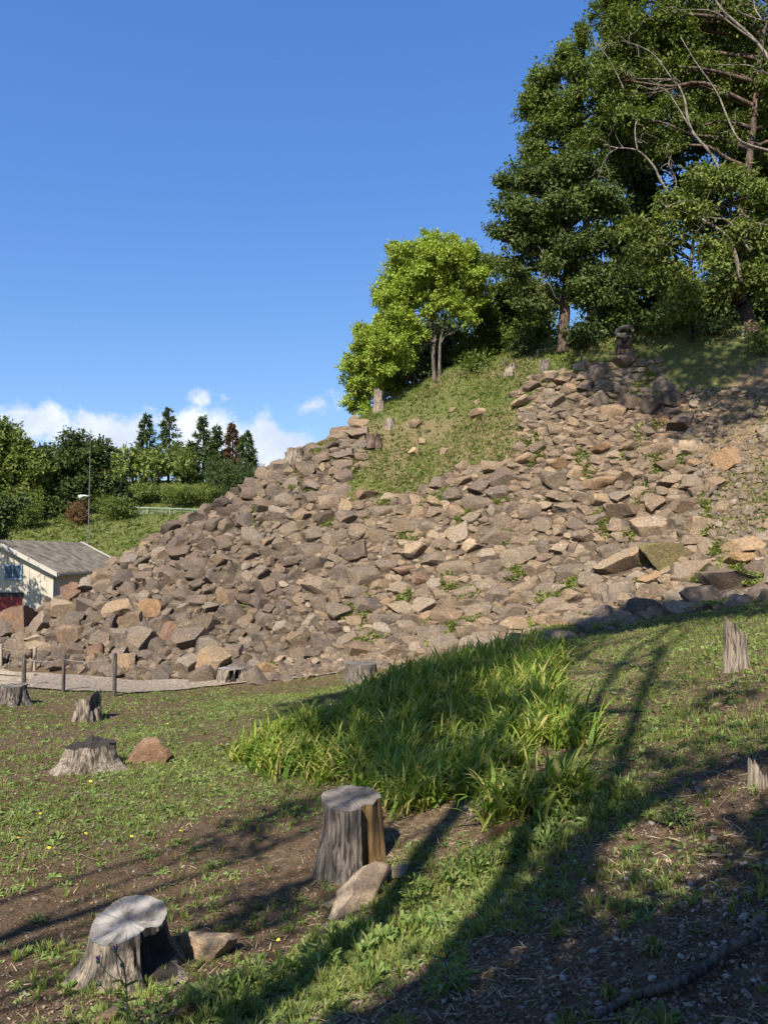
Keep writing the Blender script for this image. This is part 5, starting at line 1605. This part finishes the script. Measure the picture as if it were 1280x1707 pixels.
def iris_bed():
    X, Y = sample(16000, 4.8, 14.5, -.4)
    px, py = project(np.stack([X, Y, H0(X, Y)], -1))
    m = inpoly(px + RNG.normal(0, 14, len(X)), py + RNG.normal(0, 9, len(X)), IRIS_POLY) & (fbm(X * 1.5, Y * 1.5, 91, 2) > .36)
    X, Y = X[m][:1700], Y[m][:1700]
    V, F = [], []; n0 = 0
    seg = 6
    for x, y in zip(X, Y):
        z = float(H(x, y)); fan = RNG.uniform(0, 2 * PI); big = RNG.uniform(.75, 1.15)
        for _ in range(int(RNG.integers(8, 13))):
            a = fan + RNG.normal(0, .9) + (PI if RNG.random() < .5 else 0)
            a = a if RNG.random() < .5 else RNG.normal(-.3, .9)      # most lean the same way, to the right and up the bank
            L = RNG.uniform(.24, .48) * big; w = RNG.uniform(.008, .016); lean = abs(RNG.normal(.6, .32)); bend = abs(RNG.normal(1.2, .6))
            d = np.array([math.cos(a), math.sin(a), 0]); s = np.array([-d[1], d[0], 0]) * 1.0
            tw = RNG.normal(0, .5); s = s * math.cos(tw) + d * math.sin(tw)
            p = np.array([x, y, z - .02]) + np.array([RNG.normal(0, .05), RNG.normal(0, .05), 0])
            ang = lean
            for k in range(seg + 1):
                t = k / seg
                ww = w * (1.0 if t < .5 else (1 - ((t - .5) / .5) ** 1.5)) * (.75 + .5 * min(t * 3, .5))
                if k == seg: V.append(p.copy())
                else: V += [p - s * ww, p + s * ww]
                ang = lean * .6 + bend * t * t * 1.5
                p = p + (d * math.sin(ang) + np.array([0, 0, 1]) * math.cos(ang)) * L / seg
            for k in range(seg - 1): F.append([n0 + 2 * k, n0 + 2 * k + 1, n0 + 2 * k + 3, n0 + 2 * k + 2])
            F.append([n0 + 2 * seg - 2, n0 + 2 * seg - 1, n0 + 2 * seg, n0 + 2 * seg]); n0 += 2 * seg + 1
    F = np.array(F); q = F[:, 2] == F[:, 3]
    loc = np.array([0, 8.0, -2.2])
    me = raw_mesh('iris_bed', np.array(V) - loc, [F[~q], F[q][:, :3]])
    tag(link('iris_bed', me, M_IRIS, None, loc), 'dense bed of sword leaved iris growing across the bank', 'iris bed', None, 'stuff')
    print('iris blades', len(F) // seg)


iris_bed()


def mound_grass():
    n = 700000
    X = RNG.uniform(-4, 16, n); Y = RNG.uniform(13.5, 31, n)
    P = np.stack([X, Y, H0(X, Y)], -1); px, py = project(P)
    g = inpoly(px, py, GRASS_POLY) & (Y > 18)
    fringe = (Y > 22) & (P[:, 2] > 4.4)
    k = g & (RNG.random(n) < np.clip((fbm(X * .9, Y * .9, 101, 3) - .25) * 2.8, .22, 1))
    k |= fringe & (RNG.random(n) < .25)
    Xa, Ya = X[k], Y[k]
    s = RNG.random(len(Xa))
    a = s < .42; spread('mound_grass', 'rough green grass on the upper part of the mound', 'grass', LT, Xa[a][:30000], Ya[a][:30000], RNG.uniform(.05, .15, min(a.sum(), 30000)), M_GRASS, .25)
    b = (s > .42) & (s < .62); spread('mound_weeds', 'leafy weeds matted over the grass patch of the mound', 'weeds', LR, Xa[b][:13000], Ya[b][:13000], RNG.uniform(.04, .12, min(b.sum(), 13000)), M_WEED, .3)
    c = (s > .62) & g[k] & (fbm(Xa * 1.1, Ya * 1.1, 111, 2) > .62) & (RNG.random(len(Xa)) < .5); spread('mound_straw', 'dry tan grass between the weeds on the mound', 'grass', LT, Xa[c][:4000], Ya[c][:4000], RNG.uniform(.06, .15, min(c.sum(), 4000)), M_STRAW, .3)
    # dry slope on the right
    k = inpoly(px, py, STRAW_POLY) & (Y > 13.5)
    k0 = k
    d = fbm(X * .8, Y * .8, 121, 3)
    gk = k & (d > .46) & (RNG.random(n) < .4); spread('slope_weeds', 'patches of low green weeds on the dry right slope', 'weeds', LR + LT, X[gk][:7000], Y[gk][:7000], RNG.uniform(.03, .09, min(gk.sum(), 7000)), M_WEED, .3)
    sk = k & (RNG.random(n) < .4); spread('slope_straw', 'dry straw litter covering the right slope', 'litter', LT[:2], X[sk][:9000], Y[sk][:9000], RNG.uniform(.04, .1, min(sk.sum(), 9000)), M_STRAW, .9)
    # weeds in the joints of the stone slope
    k = inpoly(px, py, RUB_POLY) & ~g & (Y > 13.5) & (Y < 26) & (RNG.random(n) < np.clip((vnoise(X * 1.9, Y * 1.9, 131) - .68) * 2.2, 0, .32) * (.35 + .65 * sstep(380, 620, px)))
    N = slope_n(X[k], Y[k])
    spread('joint_weeds', 'small green weeds sprouting in the joints of the stone slope', 'weeds', LR, X[k] + N[:, 0] * .12, Y[k] + N[:, 1] * .2, RNG.uniform(.05, .10, k.sum()), M_GRASS, .4, .06)
    print('joint weeds', k.sum())
    # loose rubble thinning out on the right slope
    rk = k0 & (RNG.random(n) < .045) & (py > 650)
    spread('slope_rubble', 'small loose stones scattered down the dry right slope', 'rubble', [(v, [f]) for v, f in ROCKS_XS], X[rk][:1500], Y[rk][:1500], np.exp(RNG.normal(math.log(.05), .5, min(rk.sum(), 1500))).clip(.02, .16), M_STONE, .4, .01)
    # far hillside
    X, Y = RNG.uniform(-60, 10, 60000), RNG.uniform(42, 92, 60000)
    px, py = project(np.stack([X, Y, H0(X, Y)], -1)); k = (px > -60) & (px < 470)
    X, Y = X[k], Y[k]; h = len(X) // 2
    spread('hill_grass', 'tall rough grass covering the far hillside', 'grass', LT, X[:h][:14000], Y[:h][:14000], RNG.uniform(.2, .45, min(h, 14000)), M_GRASS, .3)
    spread('hill_weeds', 'leafy undergrowth mixed through the far hillside', 'undergrowth', LR, X[h:][:12000], Y[h:][:12000], RNG.uniform(.15, .38, min(len(X) - h, 12000)), M_LEAF_BUSH, .5)


mound_grass()

# ------------------------------------------------------------------ single plants and the fallen branch in the foreground
def mbl(name, mb, mat, root, smooth=True, sharp=None):
    return link(name, raw_mesh(name, np.concatenate(mb.v) - np.array(root.location), [np.concatenate(f) for f in mb.f.values()], smooth, sharp), mat, root)


M_PURPLE = plain('thistle_purple', (.13, .035, .22), .8)
M_STEM = plain('plant_stem', (.05, .075, .03), .7)


def thistle():
    g = hit(212, 1700); g = g * .93; g[2] = float(H(g[0], g[1])); s = g[1] / FPX
    root = empty('thistle', g, 'dark stemmed thistle with purple flower heads in front of the big stump', 'plant')
    heads = [(164, 1602), (193, 1584), (204, 1608), (166, 1640)]
    main = at(206, 1610, g[1])
    mbl('stem', MB().tube(smooth_path([g, at(212, 1660, g[1]), main, at(193, 1588, g[1])]), .0035, 6), M_STEM, root)
    for i, (x, y) in enumerate(heads):
        h = at(x, y, g[1] - .01 * i)
        if i: pass
        st = at(210, 1640 + 8 * i, g[1])
        mbl('stem', MB().tube(smooth_path([st, (st + h) / 2 + np.array([-.01, 0, -.01]), h]), .002, 5), M_STEM, root)
        V = ICO[2][0] * np.array([.009, .009, .011]) + h
        mbl('bud', MB().add(V, ICO[2][1]), M_STEM, root)
        if i < 2:
            mb = MB()
            for _ in range(40):
                d = norm(RNG.standard_normal(3) * .7 + np.array([0, 0, 1.2])); mb.tube([h, h + d * .022], [.0012, .0007], 3, cap=False)
            mbl('flower_head', mb, M_PURPLE, root)
    mb = MB()
    for t in np.linspace(.05, .8, 16):
        p = g + (main - g) * t; a = RNG.uniform(0, 6.3); d = np.array([math.cos(a), math.sin(a), .3])
        V, F = scatter(LEAF[0], LEAF[1], p[None], frames(d[None], np.array([[0, 0, 1.0]])), np.array([RNG.uniform(.04, .075)])); mb.add(V, *F)
    mbl('leaves', mb, M_LEAF_MID, root, False)


thistle()


def weed_plant(label, px, py, w, h, mat, k=26, flowers=0, kind='leaf', name='weed_plant'):
    g = hit(px, py); s = g[1] / FPX; R, hh = w * s / 2, h * s
    root = empty(name, g, label, 'plant')
    mb = MB()
    if kind == 'leaf':
        n = k * 5
        a = RNG.uniform(0, 2 * PI, n); rr = R * np.sqrt(RNG.random(n)) * .8
        pos = g + np.stack([np.cos(a) * rr, np.sin(a) * rr, hh * RNG.random(n) ** 1.3 * (1 - .6 * (rr / R) ** 2)], -1)
        d = norm(np.stack([np.cos(a), np.sin(a), RNG.uniform(-.1, .9, n)], -1) + RNG.standard_normal((n, 3)) * .35)
        V, F = scatter(LEAF[0], LEAF[1], pos, frames(d, norm(np.array([0, 0, 1.0]) + RNG.standard_normal((n, 3)) * .4)), RNG.uniform(.25, .5, n) * R)
        mb.add(V, *F)
        mbl('leaves', mb, mat, root, False)
        st = MB()
        for i in range(8):
            e = pos[RNG.integers(0, n)]; st.tube(smooth_path([g - np.array([0, 0, .01]), (g + e) / 2 + np.array([0, 0, .01]), e], 3), .0022, 4)
        mbl('stems', st, M_STEM, root)
    else:
        for i in range(k):
            a = RNG.uniform(0, 2 * PI); L = RNG.uniform(.6, 1.1); d = np.array([math.cos(a), math.sin(a), 0]); sd = np.array([-d[1], d[0], 0]) * .0045
            q = [g, g + d * R * L * .5 + np.array([0, 0, hh * .6 * RNG.uniform(.5, 1.2)]), g + d * R * L + np.array([0, 0, hh * .25 * RNG.uniform(.2, 2)])]
            mb.add(np.array([q[0] - sd, q[0] + sd, q[1] + sd, q[1] - sd, q[2]]), [[0, 1, 2, 3]], [[3, 2, 4]])
        mbl('blades', mb, mat, root, False)
    for i in range(flowers):
        p = g + np.array([RNG.uniform(-.5, .5) * R, -.3 * R, hh * RNG.uniform(.8, 1.5)])
        mbl('flower_stalk', MB().tube([g, (g + p) / 2 + np.array([.01, 0, .01]), p], .0018, 5), M_STEM, root)
        m2 = MB()
        for _ in range(26):
            d = norm(RNG.standard_normal(3) * np.array([1, 1, .2]) + np.array([0, -.2, .35])); sd = norm(np.cross(d, [0, 0, 1])) * .003
            m2.add(np.array([p - sd, p + sd, p + d * .014 + sd, p + d * .014 - sd]), [[0, 1, 2, 3]])
        mbl('flower', m2, M_YELLOW, root, False)
    return root


weed_plant('big dandelion like weed with yellow flowers in the shade at bottom', 748, 1655, 84, 60, M_WEED, 34, 2)
weed_plant('bright light green leafy weed alone on the right bare soil', 1128, 1376, 56, 40, M_WEED, 34)
weed_plant('spreading grass tuft on the gravelly soil at lower right', 1090, 1586, 72, 26, M_GRASS, 44, kind='blade', name='grass_tuft')
weed_plant('small dark grass tuft at the bottom edge, left of the fallen branch', 1012, 1668, 40, 36, M_GRASS, 30, kind='blade', name='grass_tuft')
weed_plant('tall bright weed beside the half buried stone at bottom left', 352, 1692, 60, 56, M_WEED, 26)
weed_plant('upright leafy weed just right of the large tilted slab', 735, 1560, 60, 54, M_WEED, 30)
weed_plant('dark leafy weed in the strip below the tilted slab', 690, 1520, 50, 60, M_LEAF_MID, 30)
weed_plant('bushy weed at lower end of the sunlit strip', 535, 1625, 70, 50, M_WEED, 34)
weed_plant('small light weed on open soil near the bright leafy weed', 1055, 1430, 40, 18, M_WEED, 16)
weed_plant('weed sprouting beside the hollow of the big weathered stump', 300, 1568, 30, 30, M_WEED, 10)
weed_plant('low weed on bare soil left of the big weathered stump', 62, 1540, 30, 18, M_WEED, 12)


def branch():
    P = [hit(*q) for q in ((990, 1704), (1050, 1672), (1120, 1655), (1170, 1632), (1205, 1604), (1262, 1578))]
    P = [p + np.array([0, 0, .012 + .006 * i]) for i, p in enumerate(P)]
    root = empty('fallen_branch', P[0], 'long bare branch lying on dark gravel in the bottom right corner', 'branch')
    Q = smooth_path(P, 8)
    mbl('branch', MB().tube(Q, np.linspace(.013, .019, len(Q)), 10, .12), M_POST, root)
    mbl('side_twig', MB().tube(smooth_path([Q[18], Q[18] + np.array([-.02, .05, .02]), Q[18] + np.array([.0, .14, .03])], 4), np.linspace(.007, .003, 9), 6, .1), M_POST, root)


branch()
tag(MB().tube(smooth_path([hit(1168, 846) + np.array([0, 0, .05]), hit(1182, 832) + np.array([0, 0, .12]), hit(1196, 822) + np.array([0, 0, .15])]), [.03] * 12 + [.015], 8, .1).build('dead_branch', M_POST, None, True, loc=hit(1168, 846)), 'short dead branch propped on the dry slope beside the rounded boulder', 'branch')

# ------------------------------------------------------------------ trees outside the frame whose shade falls into it
def shade_tree(label, x, y, r, h, clumps, m=None, dens=3.2, size=.22, lean=(0, 0)):
    b = gz((x, y))
    cl = [((cx, cy, cz), (rx, rx, rz)) for cx, cy, cz, rx, rz in clumps]
    return tree('shade_tree', label, 'tree', 'trees behind the camera', [[b, b + np.array([lean[0] * .4, lean[1] * .4, h * .4]), b + np.array([lean[0], lean[1], h])]], r, cl, m or M_LEAF_DARK, M_BARK, dens, 16, size, .32, .1, .5)


def caster(px, py, t):
    """a point from which the shade falls on the ground seen at (px, py)"""
    return hit(px, py) + SUN_DIR * t


def shade():
    # two slender trunks whose shadows climb the bank, crowns shading the upper edge of the bank
    for i, (p, q, lab) in enumerate((((778, 1330), (880, 1120), 'thickest of the tall trees behind the camera, left of the viewer'), ((985, 1190), (1058, 1062), 'slender tall tree standing behind the camera, left of the viewer'), ((1062, 1185), (1122, 1050), 'second slender tall tree standing behind the camera'))):
        g1 = hit(*p)
        k = (g1[1] + 1.9 + .5 * i) / -SUN_DIR[1] * -1
        hd = SUN_DIR[:2] / np.linalg.norm(SUN_DIR[:2])
        dist = (g1[1] + 1.9 + .5 * i) / -hd[1]
        b = g1[:2] + hd * dist
        cl = []
        for (sx, sy, t) in SHADE_A[i::3]:
            c = caster(sx, sy, t); r = .85 if t > 18.2 else .42; cl.append((c[0], c[1], c[2], r, r * .7))
        shade_tree(lab, b[0], b[1], (.165, .15, .14)[i], 16.0, cl, dens=5.5)
    cl = []
    for (sx, sy, t, r) in SHADE_B:
        c = caster(sx, sy, t); cl.append((c[0], c[1], c[2], r, r * .8))
    tr = shade_tree('low spreading tree close behind the camera', -1.9, -4.2, .14, 4.2, cl, dens=26, size=.14)
    P = smooth_path([np.array([-1.9, -4.2, 2.2])] + [caster(*q) for q in ((420, 1830, 6.6), (640, 1715, 6.8), (770, 1620, 7.0), (850, 1540, 7.4), (915, 1465, 7.8), (1000, 1395, 8.2), (1130, 1310, 8.6), (1290, 1250, 9.0))], 4)
    mb = MB().tube(P, np.linspace(.15, .07, len(P)), 8, .1)
    link('branch', raw_mesh('branch', np.concatenate(mb.v) - np.array(tr.location), [np.concatenate(f) for f in mb.f.values()], True), M_BARK, tr)
    V, F = leaves_mesh([(p + rand_dirs(1)[0] * .12, (.2, .2, .14)) for p in P[16:]], 22, 12, .09, .1, .3)
    link('foliage', raw_mesh('foliage', V - np.array(tr.location), F), M_LEAF_DARK, tr)
    shade_tree('unseen dense tree added behind the camera to block sky light', 1.5, -6.5, .25, 5.0, [(-2.5, -6, 4, 1.6, 1.2), (0, -5.5, 4.5, 1.7, 1.3), (2.5, -4.5, 4.5, 1.7, 1.3), (4.5, -2.0, 4.5, 1.5, 1.2), (5.5, .5, 4.6, 1.3, 1.0), (1.2, -4.0, 3.0, 1.0, .8), (3.4, -3.2, 3.0, 1.2, 1.0)], dens=4, size=.26)  # canopy added out of view to cut sky light at lower right
    cl = []
    for (sx, sy, t, r) in SHADE_C:
        c = caster(sx, sy, t); cl.append((c[0], c[1], c[2], r, r * .7))
    shade_tree('thin branched tree behind and left of the camera', -6.0, -2.0, .10, 5.0, cl, dens=4, size=.14)


SHADE_A = [(1270, 1010, 20), (1180, 1020, 20.5), (1090, 1030, 20), (1000, 1050, 20.5), (920, 1070, 20), (840, 1085, 20), (760, 1105, 20), (690, 1125, 20), (620, 1150, 19.5), (560, 1180, 19), (760, 1130, 19), (880, 1090, 19), (1040, 1040, 19.5), (1140, 1025, 19), (700, 1160, 18.5), (620, 1200, 18), (700, 1195, 18), (600, 1235, 17), (690, 1235, 17), (730, 1270, 16.5), (760, 1215, 17), (780, 1175, 18), (560, 1215, 17.5), (640, 1175, 18), (650, 1270, 16.5), (720, 1310, 16)]
SHADE_B = [(1180, 1600, 7.3, .22), (1240, 1680, 7.2, .3), (1140, 1680, 7.2, .26), (1030, 1670, 7.3, .2), (900, 1690, 7.3, .2), (1250, 1560, 7.4, .25), (1270, 1760, 7, .48), (1100, 1770, 7, .44), (930, 1770, 7.2, .42), (760, 1750, 7.4, .36), (640, 1760, 7.5, .24), (500, 1790, 7.6, .2), (1300, 1600, 7.4, .36), (1300, 1500, 7.5, .26), (1300, 1420, 7.6, .24), (1290, 1350, 7.8, .16), (1200, 1640, 7.3, .2), (1120, 1530, 7.8, .10), (1030, 1545, 7.8, .09), (740, 1690, 7.8, .13), (820, 1640, 7.8, .12), (890, 1575, 7.8, .10), (950, 1510, 7.8, .09), (640, 1720, 7.8, .14)]
SHADE_C = [(890, 1350, 10, .22), (960, 1310, 10.2, .25), (1050, 1270, 10.2, .25), (1140, 1260, 10.4, .22), (1220, 1230, 10.4, .22), (1110, 1140, 11, .25), (1200, 1170, 10.8, .25), (380, 1410, 9.5, .12), (460, 1360, 9.6, .12), (520, 1335, 9.6, .13), (420, 1520, 9.2, .15), (500, 1490, 9.2, .18),
           (740, 1320, 9.8, .16), (790, 1250, 10, .18), (840, 1190, 10.2, .2), (860, 1290, 10, .16), (640, 1280, 10, .15), (700, 1240, 10, .2), (450, 1640, 9, .14), (350, 1660, 9, .12)]
shade()
_cl = []
for (sx, sy, t, r) in ((975, 605, 14.5, .7), (1000, 640, 14.5, .7), (1060, 620, 14.5, .8), (1130, 600, 14.5, 1.0), (1200, 590, 14.5, 1.0), (1270, 600, 14.5, .9), (1110, 660, 14.5, .7), (1190, 640, 14.5, .7), (1240, 680, 14.5, .6), (1160, 720, 14.5, .55), (1290, 650, 14.5, .6), (1100, 700, 14.5, .35), (1060, 575, 14.5, .5)):
    c = caster(sx, sy, t); _cl.append((c[0], c[1], c[2], r, r * .75))
shade_tree('very tall tree standing on the bank to the right, its crown above the picture', 8.4, 8.6, .24, 13.0, _cl, dens=4.5, lean=(-.6, .8))
shade_tree('roadside tree left of the shed, outside the view, that mottles its white wall', -18.0, 24.5, .12, 5.2, [(-16.0, 26.2, 3.4, .38, .34), (-15.4, 26.2, 2.9, .32, .3), (-16.3, 26.2, 2.8, .45, .4), (-15.1, 26.2, 2.4, .25, .25), (-16.5, 26.2, 3.8, .5, .4), (-15.7, 26.2, 2.5, .35, .3), (-17.0, 26.2, 3.0, .5, .5), (-16.2, 26.2, 2.2, .5, .4)], M_LEAF_MID, 5, .2)
